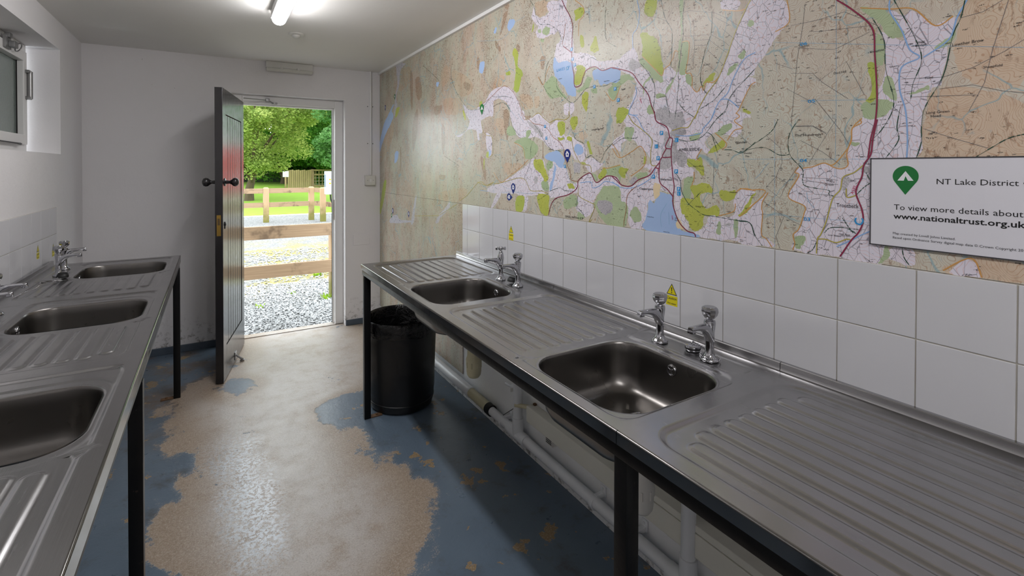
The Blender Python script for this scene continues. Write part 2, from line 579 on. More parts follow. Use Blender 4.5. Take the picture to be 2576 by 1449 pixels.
# ---- printed map surfaces: every layer shares the same contour and lettering pattern, only the ground tint differs
def map_mat(name, c0, c1, line=srgb(176, 132, 92), lamt=0.62, freq=112.0, fields=0.0, hatch=0.0, dash=0.8, fscale=42.0, mott=0.4, crag=False):
    def fn(t, b):
        p = t.pos()
        q = t.mapping(p, scale=(0.0, 1.0, 1.0))
        n = t.noise(q, 2.6, 3, 0.55)
        col = t.mix(t.step(t.noise(t.mapping(q, loc=(0, 7, 2)), 2.2, 5, 0.65), 0.36, 0.66), c0, c1)
        if mott:
            col = t.mix(t.math('MULTIPLY', t.step(t.noise(q, 11, 5, 0.75), 0.5, 0.72), mott), col, line)
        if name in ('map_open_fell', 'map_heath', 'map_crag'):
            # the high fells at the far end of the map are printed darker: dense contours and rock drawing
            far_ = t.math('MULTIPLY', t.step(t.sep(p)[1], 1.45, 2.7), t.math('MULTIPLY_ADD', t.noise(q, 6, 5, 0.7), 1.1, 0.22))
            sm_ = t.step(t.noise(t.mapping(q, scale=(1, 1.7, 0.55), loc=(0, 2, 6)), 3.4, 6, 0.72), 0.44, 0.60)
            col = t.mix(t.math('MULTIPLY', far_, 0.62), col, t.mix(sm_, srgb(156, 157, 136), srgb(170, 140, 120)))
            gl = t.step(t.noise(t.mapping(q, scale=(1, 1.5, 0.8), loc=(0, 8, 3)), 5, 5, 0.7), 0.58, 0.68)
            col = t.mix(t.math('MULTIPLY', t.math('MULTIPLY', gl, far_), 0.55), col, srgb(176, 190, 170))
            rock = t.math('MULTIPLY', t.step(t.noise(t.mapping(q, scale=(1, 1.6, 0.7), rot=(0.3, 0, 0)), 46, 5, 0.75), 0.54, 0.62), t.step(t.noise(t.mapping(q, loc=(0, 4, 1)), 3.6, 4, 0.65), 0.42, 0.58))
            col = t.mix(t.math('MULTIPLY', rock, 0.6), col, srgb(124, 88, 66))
        elif name == 'map_enclosed_land':
            far_ = t.step(t.sep(p)[1], 1.6, 3.2)
            col = t.mix(t.math('MULTIPLY', far_, 0.72), col, srgb(172, 176, 186))
        h = t.math('MULTIPLY', t.noise(q, 3.4, 4, 0.5), freq)
        fr = t.math('FRACT', h)
        ln = t.math('ABSOLUTE', t.math('SUBTRACT', fr, 0.5))
        lm = t.math('SUBTRACT', 1.0, t.step(ln, 0.03, 0.13))
        col = t.mix(t.math('MULTIPLY', lm, lamt), col, line)
        if hatch:
            hn = t.noise(t.mapping(q, scale=(1, 300, 130), rot=(0.9, 0, 0)), 1.0, 3, 0.7)
            hatch_far = t.math('MULTIPLY_ADD', t.step(t.sep(p)[1], 0.9, 2.2), 0.75, 0.25)
            patch = t.step(t.noise(t.mapping(q, scale=(1, 1, 0.55), loc=(0, 3, 5)), 5.0, 5, 0.7), 0.47, 0.62) if not crag else 1.0
            col = t.mix(t.math('MULTIPLY', t.math('MULTIPLY', t.math('MULTIPLY', t.step(hn, 0.50, 0.60), patch), hatch_far), hatch), col, srgb(106, 80, 62))
        if fields:
            e = t.voro(t.mapping(q, scale=(1, 1.35, 0.75), rot=(0.5, 0, 0)), fscale, 'DISTANCE_TO_EDGE')
            col = t.mix(t.math('MULTIPLY', t.math('SUBTRACT', 1.0, t.step(e, 0.008, 0.030)), fields), col, srgb(70, 68, 82))
        if dash:
            dv = t.voro(t.mapping(q, scale=(1, 46, 150), loc=(0, 1.5, 0.3)), 1.0)
            m_ = t.step(t.noise(t.mapping(q, scale=(1, 46, 150)), 0.55, 1, 0.5), 0.52, 0.57)
            dm = t.math('MULTIPLY', t.math('SUBTRACT', 1.0, t.step(dv, 0.22, 0.30)), m_)
            br = t.step(t.noise(t.mapping(q, scale=(1, 500, 300)), 1.0, 1), 0.42, 0.5)
            col = t.mix(t.math('MULTIPLY', t.math('MULTIPLY', dm, br), dash), col, srgb(48, 44, 44))
        if name in ('map_open_fell', 'map_heath', 'map_crag'):
            wq = t.n.new('ShaderNodeVectorMath')
            wq.operation = 'MULTIPLY_ADD'
            nz = t.n.new('ShaderNodeTexNoise')
            t.put(nz.inputs['Vector'], q)
            nz.inputs['Scale'].default_value = 9
            nz.inputs['Detail'].default_value = 3
            t.put(wq.inputs[0], nz.outputs['Color'])
            wq.inputs[1].default_value = (0.0, 0.10, 0.10)
            t.put(wq.inputs[2], q)
            se = t.voro(t.mapping(wq.outputs[0], scale=(1, 1.5, 0.8)), 6.5, 'DISTANCE_TO_EDGE')
            gate = t.step(t.noise(t.mapping(q, loc=(0, 5, 5)), 4, 3), 0.42, 0.55)
            col = t.mix(t.math('MULTIPLY', t.math('MULTIPLY', t.math('SUBTRACT', 1.0, t.step(se, 0.004, 0.016)), gate), 0.6), col, srgb(122, 166, 180))
        bl = t.step(t.noise(t.mapping(q, loc=(0, 2, 9)), 20, 5, 0.7), 0.60, 0.70)
        col = t.mix(t.math('MULTIPLY', bl, 0.22), col, srgb(110, 168, 190))
        t.put(b.inputs['Base Color'], col)
    return mat(name, rough=0.27, fn=fn, spec=0.27)


MAPM = {
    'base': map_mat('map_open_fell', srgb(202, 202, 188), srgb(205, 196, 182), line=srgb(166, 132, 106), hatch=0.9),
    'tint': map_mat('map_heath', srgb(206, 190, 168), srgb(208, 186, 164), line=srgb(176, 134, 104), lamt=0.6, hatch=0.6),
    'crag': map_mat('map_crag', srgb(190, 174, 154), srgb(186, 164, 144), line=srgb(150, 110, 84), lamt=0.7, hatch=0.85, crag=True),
    'valley': map_mat('map_enclosed_land', srgb(226, 222, 232), srgb(222, 216, 228), line=srgb(214, 172, 168), lamt=0.5, fields=0.62, dash=0.8, mott=0.1, freq=84),
    'wood': map_mat('map_woodland', srgb(166, 184, 146), srgb(178, 192, 156), line=srgb(132, 140, 110), lamt=0.5, dash=0.8, mott=0.25),
    'moor': map_mat('map_access_woodland', srgb(186, 190, 88), srgb(168, 184, 92), line=srgb(136, 140, 70), lamt=0.5, dash=0.7, mott=0.3),
    'lake': map_mat('map_lake', srgb(164, 188, 226), srgb(166, 190, 226), line=srgb(150, 176, 218), lamt=0.2, dash=0.0, mott=0.0),
    'sand': map_mat('map_sand', srgb(228, 208, 172), srgb(228, 208, 172), lamt=0.1, dash=0.0, mott=0.0),
    'town': map_mat('map_built_up', srgb(206, 202, 206), srgb(184, 180, 184), line=srgb(70, 66, 70), lamt=0.3, fields=0.85, fscale=120, dash=0.3, mott=0.35),
}
MAPL = {k: mat('map_ink_' + n, srgb(*c), 0.26) for k, n, c in (
    ('grid', 'grid_blue', (128, 176, 208)), ('access', 'access_orange', (202, 150, 86)), ('bound', 'wall_grey', (104, 102, 106)),
    ('river', 'stream_blue', (128, 178, 206)), ('bwater', 'river_blue', (140, 176, 222)), ('path', 'path_green', (36, 70, 56)),
    ('minor', 'lane_yellow', (196, 180, 78)), ('broad', 'road_brown', (158, 104, 66)), ('aroad', 'road_maroon', (140, 30, 70)),
    ('case', 'lane_edge', (90, 84, 70)), ('ink', 'black', (34, 32, 36)), ('blue', 'blue', (42, 146, 208)), ('red', 'red', (200, 44, 40)),
    ('navy', 'pin_navy', (20, 40, 118)), ('green', 'pin_green', (10, 112, 48)), ('white', 'white', (232, 232, 236)), ('pink', 'number_pink', (196, 60, 110)))}
# ------------------------------------------------------------------ the room
XL, XR, YF, YN, ZC = -0.795, 1.3335, 4.333, -3.4, 2.278
WALLX = XR + 0.006        # the plastered wall behind mural and tiles


def struct(name, mb, m, parent=None, smooth=None):
    o = mb.build(name, m, parent, smooth)
    if parent is None:
        o['kind'] = 'structure'
    return o


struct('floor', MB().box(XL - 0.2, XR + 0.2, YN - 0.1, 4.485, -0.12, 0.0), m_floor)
struct('ceiling', MB().box(XL - 0.25, XR + 0.2, YN - 0.1, YF + 0.15, ZC, ZC + 0.12), m_ceil)
DX0, DX1, DZ = 0.13, 1.02, 2.007
wf = MB()
wf.box(XL - 0.25, DX0, YF, YF + 0.15, 0, ZC)
wf.box(DX1, XR + 0.2, YF, YF + 0.15, 0, ZC)
wf.box(DX0, DX1, YF, YF + 0.15, DZ, ZC)
struct('wall_far', wf, m_wall_far)
struct('wall_right', MB().box(WALLX, WALLX + 0.2, YN, YF, 0, ZC), m_wall_low)
WY0, WY1, WZ0, WZ1, WD = 2.35, 3.79, 1.487, 2.113, 0.145
wl = MB()
wl.box(XL - 0.25, XL, YN, WY0, 0, ZC)
wl.box(XL - 0.25, XL, WY1, YF, 0, ZC)
wl.box(XL - 0.25, XL, WY0, WY1, 0, WZ0)
wl.box(XL - 0.25, XL, WY0, WY1, WZ1, ZC)
struct('wall_left', wl, m_wall)
struct('wall_near', MB().box(XL - 0.25, XR + 0.2, YN - 0.15, YN, 0, ZC), m_wall)
struct('baseboard_far', MB().box(XL, DX0 - 0.005, YF - 0.012, YF, 0, 0.055, bev=0.004).box(DX1 + 0.004, XR, YF - 0.012, YF, 0, 0.05, bev=0.004), m_skirt)
struct('trim_1', MB().box(XR - 0.018, WALLX, YN, YF, ZC - 0.020, ZC, bev=0.003), m_gloss_white)
struct('trim_2', MB().box(DX0 + 0.078, DX1 - 0.070, 4.40, 4.484, 0.0, 0.006, bev=0.002), m_floor)

# window
win = empty('window_1', (0, 0, 0), kind='structure', label='small white casement window with grey frosted pane set deep in the left wall')
fx = XL - WD


def frame_rect(mb, x0, x1, y0, y1, z0, z1, w, bev=0.004):
    mb.box(x0, x1, y0, y0 + w, z0, z1, bev=bev)
    mb.box(x0, x1, y1 - w, y1, z0, z1, bev=bev)
    mb.box(x0, x1, y0 + w, y1 - w, z0, z0 + w, bev=bev)
    mb.box(x0, x1, y0 + w, y1 - w, z1 - w, z1, bev=bev)
    return mb


frame_rect(MB(), fx - 0.06, fx, WY0, WY1 - 0.03, WZ0, WZ1, 0.055).build('window_frame', m_gloss_white, win)
sash = frame_rect(MB(), fx - 0.045, fx + 0.018, WY0 + 0.05, WY1 - 0.085, WZ0 + 0.05, WZ1 - 0.05, 0.055)
sash = sash.build('sash', m_gloss_white, win)
m_pane = mat('frosted_grey_glass', srgb(120, 132, 126), 0.14, fn=lambda t, b: (
    t.put(b.inputs['Normal'], t.bump(t.noise(t.pos(), 60, 3, 0.6), 0.25, 0.004)), t.put(b.inputs['Transmission Weight'], 0.12)))
MB().box(fx - 0.025, fx - 0.017, WY0 + 0.10, WY1 - 0.135, WZ0 + 0.10, WZ1 - 0.10).build('pane', m_pane, sash)
MB().box(fx - 0.016, fx - 0.010, WY1 - 0.141, WY1 - 0.135, WZ0 + 0.10, WZ1 - 0.10).build('gasket', m_rubber, sash)
lt = MB()
lt.box(fx + 0.018, fx + 0.03, 3.34, 3.42, 2.02, 2.085, bev=0.003)
lt.box(fx + 0.03, fx + 0.055, 3.375, 3.43, 2.03, 2.062, bev=0.004)
lt.box(fx + 0.018, fx + 0.04, 3.36, 3.40, 2.075, 2.10, bev=0.003)
lt = lt.build('window_latch', m_dull, win, 40)
rg = [(fx + 0.045 + 0.010 * math.sin(a), 3.463 + 0.033 * math.cos(a), 2.045 + 0.021 * math.sin(a)) for a in [2 * PI * k / 20 for k in range(21)]]
MB().tube(rg, 0.003, 6).build('latch_ring', m_dull, lt, 60)
st = MB()
st.box(fx, fx + 0.012, WY1 - 0.135, WY1 - 0.108, 1.945, 1.985, bev=0.002)
st.tube([(fx + 0.03, WY1 - 0.085, 1.955), (fx + 0.03, WY1 - 0.085, 1.80)], 0.013, 10)
st.box(fx, fx + 0.036, WY1 - 0.12, WY1 - 0.07, 1.795, 1.812, bev=0.003)
st.box(fx, fx + 0.036, WY1 - 0.12, WY1 - 0.07, 1.945, 1.962, bev=0.003)
st.build('window_stay', m_dull, win, 40)
MB().tube([(fx + 0.024, 3.0, 1.541), (fx + 0.024, 3.50, 1.538), (fx + 0.024, 3.56, 1.536), (fx + 0.02, 3.60, 1.537)], [0.004, 0.004, 0.007, 0.002], 8).build('stay_rod', m_black_steel, win, 50)

# door: frame fixed in the opening, leaf swung into the room
door = empty('door_1', (0, 0, 0), kind='structure', label='open black boarded door in a white frame leading out to a gravel yard')
fy = YF + 0.078
df = MB()
df.box(DX0, DX0 + 0.08, fy, fy + 0.07, 0, DZ, bev=0.004)
df.box(DX1 - 0.072, DX1, fy, fy + 0.07, 0.004, DZ, bev=0.006)
df.box(DX0 + 0.08, DX1 - 0.072, fy, fy + 0.07, 1.940, DZ, bev=0.004)
df.build('door_frame', m_gloss_white, door)
ds = MB()
ds.box(DX1 - 0.087, DX1 - 0.072, fy + 0.035, fy + 0.07, 0.004, 1.926, bev=0.002)
ds.box(DX0 + 0.08, DX1 - 0.072, fy + 0.035, fy + 0.07, 1.926, 1.940, bev=0.002)
ds.build('door_stop_bead', m_gloss_white, door)
MB().box(DX1 - 0.0905, DX1 - 0.087, fy + 0.040, fy + 0.052, 0.01, 1.923).build('weather_seal', m_rubber, door)
m_keep = mat('tarnished_brass', srgb(110, 92, 66), 0.4, 0.7)
MB().box(DX1 - 0.0735, DX1 - 0.071, fy + 0.012, fy + 0.032, 0.94, 1.12).build('strike_plate', m_keep, door)

hx, hy = 0.213, 4.27            # hinge edge of the visible face
ex, ey = 0.0555, 3.545          # free edge of the visible face
dv = Vector((ex - hx, ey - hy, 0))
LW = dv.length
dv.normalize()
nv = Vector((-dv.y, dv.x, 0))   # to the +X side: the visible face
if nv.x < 0:
    nv = -nv
LZ0, LZ1, LT = 0.008, 1.926, 0.046
LM = Matrix((Vector((dv.x, dv.y, 0)), nv, Vector((0, 0, 1)))).transposed().to_4x4()
LM.translation = Vector((hx, hy, 0))
# leaf coordinates: a along the width from the hinge, c = 0 at the visible face (negative into the leaf), z up
sw, tr_, br = 0.095, 0.165, 0.215
lf = MB()
lf.box(0, sw, -LT, 0, LZ0, LZ1, bev=0.002)
lf.box(LW - sw, LW, -LT, 0, LZ0, LZ1, bev=0.002)
lf.box(sw, LW - sw, -LT, 0, LZ0, LZ0 + br)
lf.box(sw, LW - sw, -LT, 0, LZ1 - tr_, LZ1)
lf.box(sw, LW - sw, -LT + 0.004, -0.022, LZ0 + br, LZ1 - tr_)
leaf = lf.xf(LM).build('door_leaf', m_black_gloss, door)
nb = 7
bwid = (LW - 2 * sw) / nb
bme = None
for i in range(nb):
    q = MB().box(sw + i * bwid + 0.0035, sw + (i + 1) * bwid - 0.0035, -0.0219, -0.0035, LZ0 + br + 0.004, LZ1 - tr_ - 0.004, bev=0.0025)
    q.xf(LM).build('board', m_black_gloss, leaf)
kn = MB()
kz = 1.312
ka = LW - 0.058
prof = [(0.026, 0.0), (0.026, 0.005), (0.012, 0.009), (0.010, 0.030), (0.016, 0.040), (0.0265, 0.052), (0.029, 0.064), (0.025, 0.077), (0.012, 0.084), (0.001, 0.0855)]
for sgn, off in ((1, 0.0), (-1, LT)):
    k2 = MB().lathe([(r, h) for r, h in prof], 20, (0, 0, 0), axis='y')
    k2.v = [(ka + x, sgn * y - (off if sgn < 0 else 0), kz + z) for x, y, z in k2.v]
    k2.xf(LM).build('door_knob', m_black_plastic if False else m_black_gloss, leaf, 50)
lk = MB().box(LW - 0.0005, LW + 0.0015, -0.036, -0.012, 0.965, 1.10, 0)
lk.xf(LM).build('lock_faceplate', m_brass, leaf)
MB().box(LW + 0.0012, LW + 0.0022, -0.031, -0.017, 1.035, 1.068).box(LW + 0.001, LW + 0.010, -0.029, -0.019, 1.070, 1.078).xf(LM).build('lock_bolt', m_keep, leaf)
MB().box(ka - 0.010, ka + 0.010, 0, 0.004, 1.005, 1.052, bev=0.0015).lathe([(0.011, 0.0), (0.011, 0.006), (0.004, 0.008)], 12, (ka, 0, 1.035), axis='y').xf(LM).build('keyhole_cover', m_black_plastic, leaf, 40)
sp_ = MB().box(0.33, 0.385, 0.0, 0.004, 0.02, 0.075, bev=0.001).tube([(0.36, 0.004, 0.05), (0.365, 0.030, 0.030), (0.36, 0.050, 0.012)], [0.007, 0.007, 0.009], 8)
sp_.box(0.350, 0.370, 0.03, 0.06, 0.004, 0.014, bev=0.003)
sp_.xf(LM).build('door_holder', m_dull, leaf, 40)
ca = MB().tube([(0.215, 4.25, 1.955), (0.40, fy - 0.008, 1.968)], 0.0045, 8)
ca = ca.build('closer_arm', m_dull, door, 50)
MB().box(0.385, 0.415, fy - 0.022, fy, 1.955, 1.985, bev=0.004).box(0.43, 0.475, fy - 0.014, fy, 1.938, 1.955, bev=0.003).tube([(0.40, fy - 0.015, 1.97), (0.445, fy - 0.012, 1.945)], 0.006, 8).build('closer_bracket', m_dull, door, 40)
for hz in (0.22, 0.98, 1.72):
    MB().tube([(hx - 0.046, hy + 0.016, hz), (hx - 0.046, hy + 0.016, hz + 0.09)], 0.007, 10).build('hinge', m_gloss_white, door, 40)


# ------------------------------------------------------------------ the map mural on the right wall
MAPD = {'tint':[[2989,1237,2658,1286,2584,1256,2704,1195,2832,1191,2989,1192],[3752,2202,3528,2179,3552,2081,3806,2040],[2784,2032,2571,1948,2515,1862,2659,1848,2768,1938],[2954,2061,2834,2069,2833,1984,2954,1952],[4185,1750,3945,1808,3974,1661,4218,1496,4316,1478],[2918,1859,2689,1838,2659,1753,2884,1761],[1871,2195,1781,2168,1787,2125,1818,2115,1871,2133,1877,2166],[2243,1898,2159,1893,2183,1849,2278,1841],[1882,1746,1842,1740,1855,1696,1882,1699],[2010,1770,1923,1759,1896,1700,1980,1701],[2269,1672,2166,1659,2157,1585,2251,1608],[2165,1429,1994,1428,2038,1391,2148,1372],[1546,1572,1510,1539,1540,1524,1566,1546],[373,1751,290,1727,289,1570,360,1581,390,1642,382,1693],[408,1580,289,1532,288,1428,443,1431,434,1515],[359,1225,286,1226,285,1192,402,1193]],
'crag':[[3552,2141,3505,2141,3493,1988,3505,1855,3540,1935],[3436,2072,3347,2074,3304,1946,3391,1917],[3459,1800,3391,1843,3402,1680,3482,1534,3505,1670],[3082,1826,2954,1827,2971,1785,3063,1771],[2954,1695,2901,1662,2918,1503,2953,1548],[3780,1561,3748,1560,3759,1399,3780,1399],[2629,1931,2543,1905,2557,1874,2615,1889],[2400,1465,2369,1452,2368,1377,2394,1390],[2989,1363,2901,1357,2918,1328,2989,1334],[2152,2275,2111,2250,2127,2233,2160,2255],[2253,2104,2226,2076,2192,2038,2218,2035,2252,2073],[2168,2210,2127,2225,2159,2161,2201,2114],[2458,2047,2428,2032,2438,1982,2458,1985],[2041,2031,2011,2016,2025,1986,2044,2007],[1830,1927,1798,1920,1817,1863,1837,1886],[2166,1707,2117,1702,2109,1595,2133,1549,2158,1628],[2417,1454,2388,1468,2350,1375,2369,1342]],
'valley':[[3873,2278,3650,2236,3766,2204,3806,2085,3874,2003,3847,1909,3931,1844,3916,1935,3902,2007,3846,2109,3874,2223],[2629,1797,2557,1757,2434,1751,2369,1774,2320,1804,2275,1829,2275,1697,2320,1695,2407,1678,2394,1614,2433,1604,2427,1572,2453,1574,2473,1626,2556,1638,2585,1633,2674,1602,2736,1609,2629,1620,2571,1652,2556,1691,2607,1741],[3063,1030,2989,1096,2918,1131,2832,1187,2849,1136,2971,1075,3007,1035],[3529,983,3448,1174,3414,1189,3459,1031,3478,988],[4034,933,3976,994,3862,1013,3781,984,3553,997,3553,981],[2356,1600,2307,1591,2283,1559,2289,1487,2319,1469,2344,1513],[1774,2166,1732,2161,1651,2136,1650,2101,1623,2058,1612,2020,1595,1897,1605,1857,1655,1874,1701,1872,1731,1907,1719,1952,1690,1975,1702,2014,1719,2011,1767,2011,1844,2014,1877,2049,1857,2075,1891,2103,1911,2136,1891,2174,1871,2129,1818,2111,1774,2118,1793,2149],[1605,1892,1532,1884,1497,1864,1463,1853,1449,1834,1367,1819,1329,1796,1329,1777,1371,1793,1425,1791,1468,1815,1507,1815,1522,1801,1584,1815,1600,1842],[2287,1833,2150,1836,2070,1799,2025,1747,1995,1699,1973,1648,2078,1657,2101,1710,2134,1747,2208,1778,2278,1769,2278,1737,2360,1714,2457,1714,2458,1757,2361,1783],[1665,1682,1632,1685,1631,1643,1659,1638],[1621,1684,1599,1685,1593,1656,1620,1638],[2101,1700,1980,1688,1951,1641,1882,1662,1829,1657,1772,1618,1766,1599,1717,1621,1694,1604,1659,1548,1620,1549,1556,1514,1525,1506,1515,1465,1535,1438,1550,1432,1619,1468,1664,1490,1723,1485,1784,1509,1816,1534,1881,1556,1951,1552,2024,1564,2070,1613],[1908,1451,1815,1446,1796,1404,1777,1347,1795,1305,1821,1285,1978,1269,2061,1277,2198,1271,2322,1274,2331,1297,2268,1312,2198,1328,2084,1365,1979,1407,1922,1435],[1771,1374,1758,1419,1716,1441,1647,1408,1619,1351,1571,1345,1519,1381,1489,1384,1455,1348,1395,1376,1347,1373,1326,1349,1326,1330,1360,1342,1432,1320,1479,1261,1469,1239,1523,1207,1581,1240,1565,1293,1592,1303,1727,1274,1770,1287],[1490,1451,1437,1431,1418,1424,1460,1395,1494,1391,1525,1425],[1370,1500,1327,1529,1327,1473],[2232,1269,2190,1267,2276,1190,2294,1193],[1978,1269,1935,1259,1956,1197,1985,1199],[1370,1816,1328,1823,1274,1846,1247,1825,1235,1778,1193,1748,1171,1707,1150,1715,1136,1724,1109,1752,1082,1728,1047,1720,1019,1691,1009,1656,991,1650,979,1662,968,1650,962,1672,937,1668,920,1685,894,1742,874,1801,854,1830,834,1867,824,1887,810,1883,809,1690,832,1671,808,1660,808,1646,820,1643,842,1609,857,1579,851,1550,1285,1588,1265,1661,1250,1704,1258,1732,1306,1764,1370,1791],[911,1914,859,1898,864,1873,914,1887],[1288,1618,896,1578,846,1527,871,1500,933,1517,969,1489,951,1464,966,1457,982,1465,997,1432,1026,1444,1033,1433,1016,1410,1007,1399,1026,1376,1049,1370,1052,1306,1032,1236,1022,1223,1031,1208,1076,1247,1087,1319,1149,1331,1160,1300,1195,1283,1195,1236,1206,1191,1277,1193,1290,1244,1367,1278,1344,1337,1368,1370,1322,1337,1252,1349,1180,1395,1212,1416,1177,1435,1233,1486,1279,1513,1368,1484,1369,1501,1301,1554],[853,1343,829,1347,808,1340,839,1288,860,1266,806,1306,805,1209,999,1189,1002,1203,967,1221,952,1258,928,1260,869,1268,872,1312],[681,1407,657,1412,630,1419,608,1410,592,1407,578,1417,580,1445,572,1478,570,1507,552,1515,540,1523,510,1520,507,1197,597,1191,699,1193,696,1225,701,1235,689,1246,677,1291,675,1310,717,1333,690,1386,700,1399,691,1410],[773,1338,784,1316,788,1296,785,1283,788,1213,785,1211,769,1213,755,1193,852,1189,853,1266,814,1297],[499,1767,470,1746,456,1753,422,1712,385,1718,397,1664,408,1588,424,1578,440,1516,440,1473,448,1431,549,1432,570,1466,550,1526,523,1542,519,1569,505,1679,517,1722,483,1697,473,1703],[818,1886,732,1859,718,1803,741,1779,767,1742,800,1702,811,1691,817,1692],[392,1194,361,1224,346,1191],[479,1236,501,1206,451,1195,455,1240]],
'wood':[[1799,2057,1768,2045,1774,2020,1811,2026,1824,2044],[1857,2060,1837,2059,1837,2039,1854,2043],[1672,1838,1660,1839,1660,1818,1669,1815],[1511,1782,1487,1768,1506,1738,1552,1727,1583,1732,1542,1743,1521,1774],[1837,2009,1805,2005,1818,1993,1837,1997],[1810,1790,1754,1822,1718,1805,1694,1758,1643,1712,1694,1722,1754,1722,1791,1757],[1487,1725,1458,1728,1453,1707,1482,1711],[1393,1712,1345,1730,1328,1728,1328,1715,1362,1667],[2062,1537,1979,1558,1916,1546,1855,1508,1868,1474,1915,1451,1965,1460,1994,1518],[2125,1617,2085,1623,2047,1582,2101,1573,2133,1588],[1771,1441,1743,1441,1746,1415,1777,1396,1790,1423],[1828,1342,1783,1347,1770,1310,1814,1304],[1657,1274,1591,1296,1570,1272,1575,1248,1657,1231],[1418,1333,1351,1342,1326,1324,1325,1191,1403,1192,1464,1252,1460,1279],[1565,1221,1523,1204,1564,1193],[1951,1588,1916,1590,1923,1563,1951,1556],[1396,1405,1326,1417,1326,1358,1347,1376,1395,1379],[1489,1384,1460,1381,1455,1355],[1216,1801,1171,1755,1136,1721,1136,1698,1179,1728,1201,1758,1235,1787],[1054,1819,1029,1814,1031,1767,1043,1714,1063,1722,1057,1775],[1061,1959,1051,1956,1054,1890,1054,1844,1060,1808,1066,1744,1082,1707,1102,1674,1115,1662,1118,1673,1098,1695,1075,1727,1069,1772,1070,1810,1057,1845,1064,1906],[1219,1705,1186,1732,1182,1723,1212,1704,1211,1660,1219,1685],[1370,1731,1306,1758,1262,1733,1306,1727,1370,1674],[858,1735,838,1752,843,1725,853,1727],[826,1832,814,1826,819,1809,834,1817],[886,1707,860,1714,883,1687,894,1686],[1196,1626,1171,1621,1170,1598,1196,1600],[1157,1662,1122,1660,1122,1649,1156,1650],[1040,1713,1019,1699,1018,1670,1037,1691],[1305,1557,1262,1554,1270,1513,1301,1515],[1367,1275,1290,1273,1299,1194,1367,1197],[1265,1262,1235,1261,1223,1221,1252,1212,1277,1235],[1039,1373,1010,1376,1016,1342,1022,1303,1046,1307],[1183,1290,1172,1266,1191,1280],[930,1517,890,1541,879,1529,916,1506],[922,1244,911,1243,913,1208,925,1209],[1261,1378,1204,1394,1196,1382,1244,1366],[869,1252,858,1253,860,1209,868,1208],[1024,1512,985,1521,991,1502,1017,1494],[696,1225,674,1230,679,1206,689,1195,699,1201],[574,1471,558,1468,562,1461],[556,1788,506,1765,484,1732,473,1703,502,1705,513,1735,532,1758],[520,1719,505,1679,512,1645,524,1651,526,1688],[546,1563,493,1561,500,1535,515,1523,546,1530],[510,1613,493,1610,482,1564,504,1576],[397,1685,388,1695,397,1664,416,1664],[458,1574,431,1583,431,1575,458,1570],[501,1233,494,1207,516,1190,508,1210]],
'moor':[[2427,1787,2401,1787,2408,1762,2434,1762],[2644,1758,2622,1750,2600,1701,2622,1709],[3874,1903,3793,1903,3847,1845,3902,1832],[4218,1269,4140,1291,4187,1162,4284,1017,4334,983,4317,1075],[2344,1494,2324,1499,2325,1463,2350,1473],[1581,1815,1578,1842,1537,1831,1522,1811,1537,1780,1562,1760,1589,1757,1594,1789],[2079,2002,2048,2012,2025,1970,2033,1926,1988,1881,2003,1843,2025,1792,2070,1807,2055,1859,2052,1925],[2142,1907,2102,1905,2106,1888,2138,1892],[1897,2097,1891,2076,1907,2060],[1536,1719,1511,1719,1506,1691,1516,1638,1536,1664,1546,1689],[1596,2075,1538,2072,1538,2042,1585,2030,1590,2052],[1488,1908,1464,1939,1454,1907,1444,1879,1468,1871,1497,1890],[1558,1955,1538,1953,1532,1911,1553,1912],[1888,1447,1822,1446,1802,1411,1783,1381,1777,1355,1802,1346,1828,1377,1881,1407],[1702,1612,1659,1605,1659,1558,1688,1553,1705,1587],[1609,1626,1577,1626,1569,1608,1588,1571,1609,1576,1620,1605],[1515,1512,1500,1513,1480,1471,1495,1468],[1446,1375,1414,1408,1400,1398,1405,1376,1437,1362],[2038,1262,1971,1263,1985,1195,2045,1194],[1854,1283,1776,1283,1770,1253,1776,1192,1820,1194,1853,1240],[1641,1340,1602,1341,1592,1320,1630,1322],[1642,1543,1609,1541,1614,1524,1636,1530],[1699,1546,1659,1537,1693,1531],[1550,1435,1519,1425,1535,1425],[2379,1454,2369,1453,2374,1402,2380,1407],[1348,1592,1328,1612,1327,1581,1344,1580],[1202,2001,1159,1988,1162,1967,1176,1934,1198,1942,1215,1973],[1228,1892,1190,1877,1151,1839,1129,1748,1136,1726,1172,1758,1220,1805,1222,1843],[959,1689,940,1701,937,1691,951,1673,971,1673,976,1654,979,1662,971,1678],[1339,1636,1289,1625,1293,1604,1343,1593],[847,1581,822,1569,832,1565],[1033,1436,1010,1438,997,1430,981,1438,969,1405,969,1385,981,1385,1003,1410,1026,1413],[1019,1351,993,1354,975,1363,950,1356,944,1337,962,1331,984,1321,965,1284,926,1292,920,1263,968,1259,974,1220,1012,1210,1038,1256,1052,1263,1056,1303,1039,1310,1006,1306,1003,1315,1019,1334],[912,1341,886,1337,869,1345,864,1333,875,1314,897,1307,917,1322],[1342,1623,1288,1614,1323,1578,1346,1587],[1327,1410,1287,1404,1295,1387,1309,1371,1336,1390],[948,1464,910,1492,898,1481,918,1463,954,1453],[1212,1448,1204,1447,1204,1429,1212,1423],[816,1330,806,1335,829,1289,852,1267],[853,1274,835,1293,815,1300,778,1335,800,1315,826,1288,853,1266],[539,1649,524,1642,521,1569,542,1567,531,1593]],
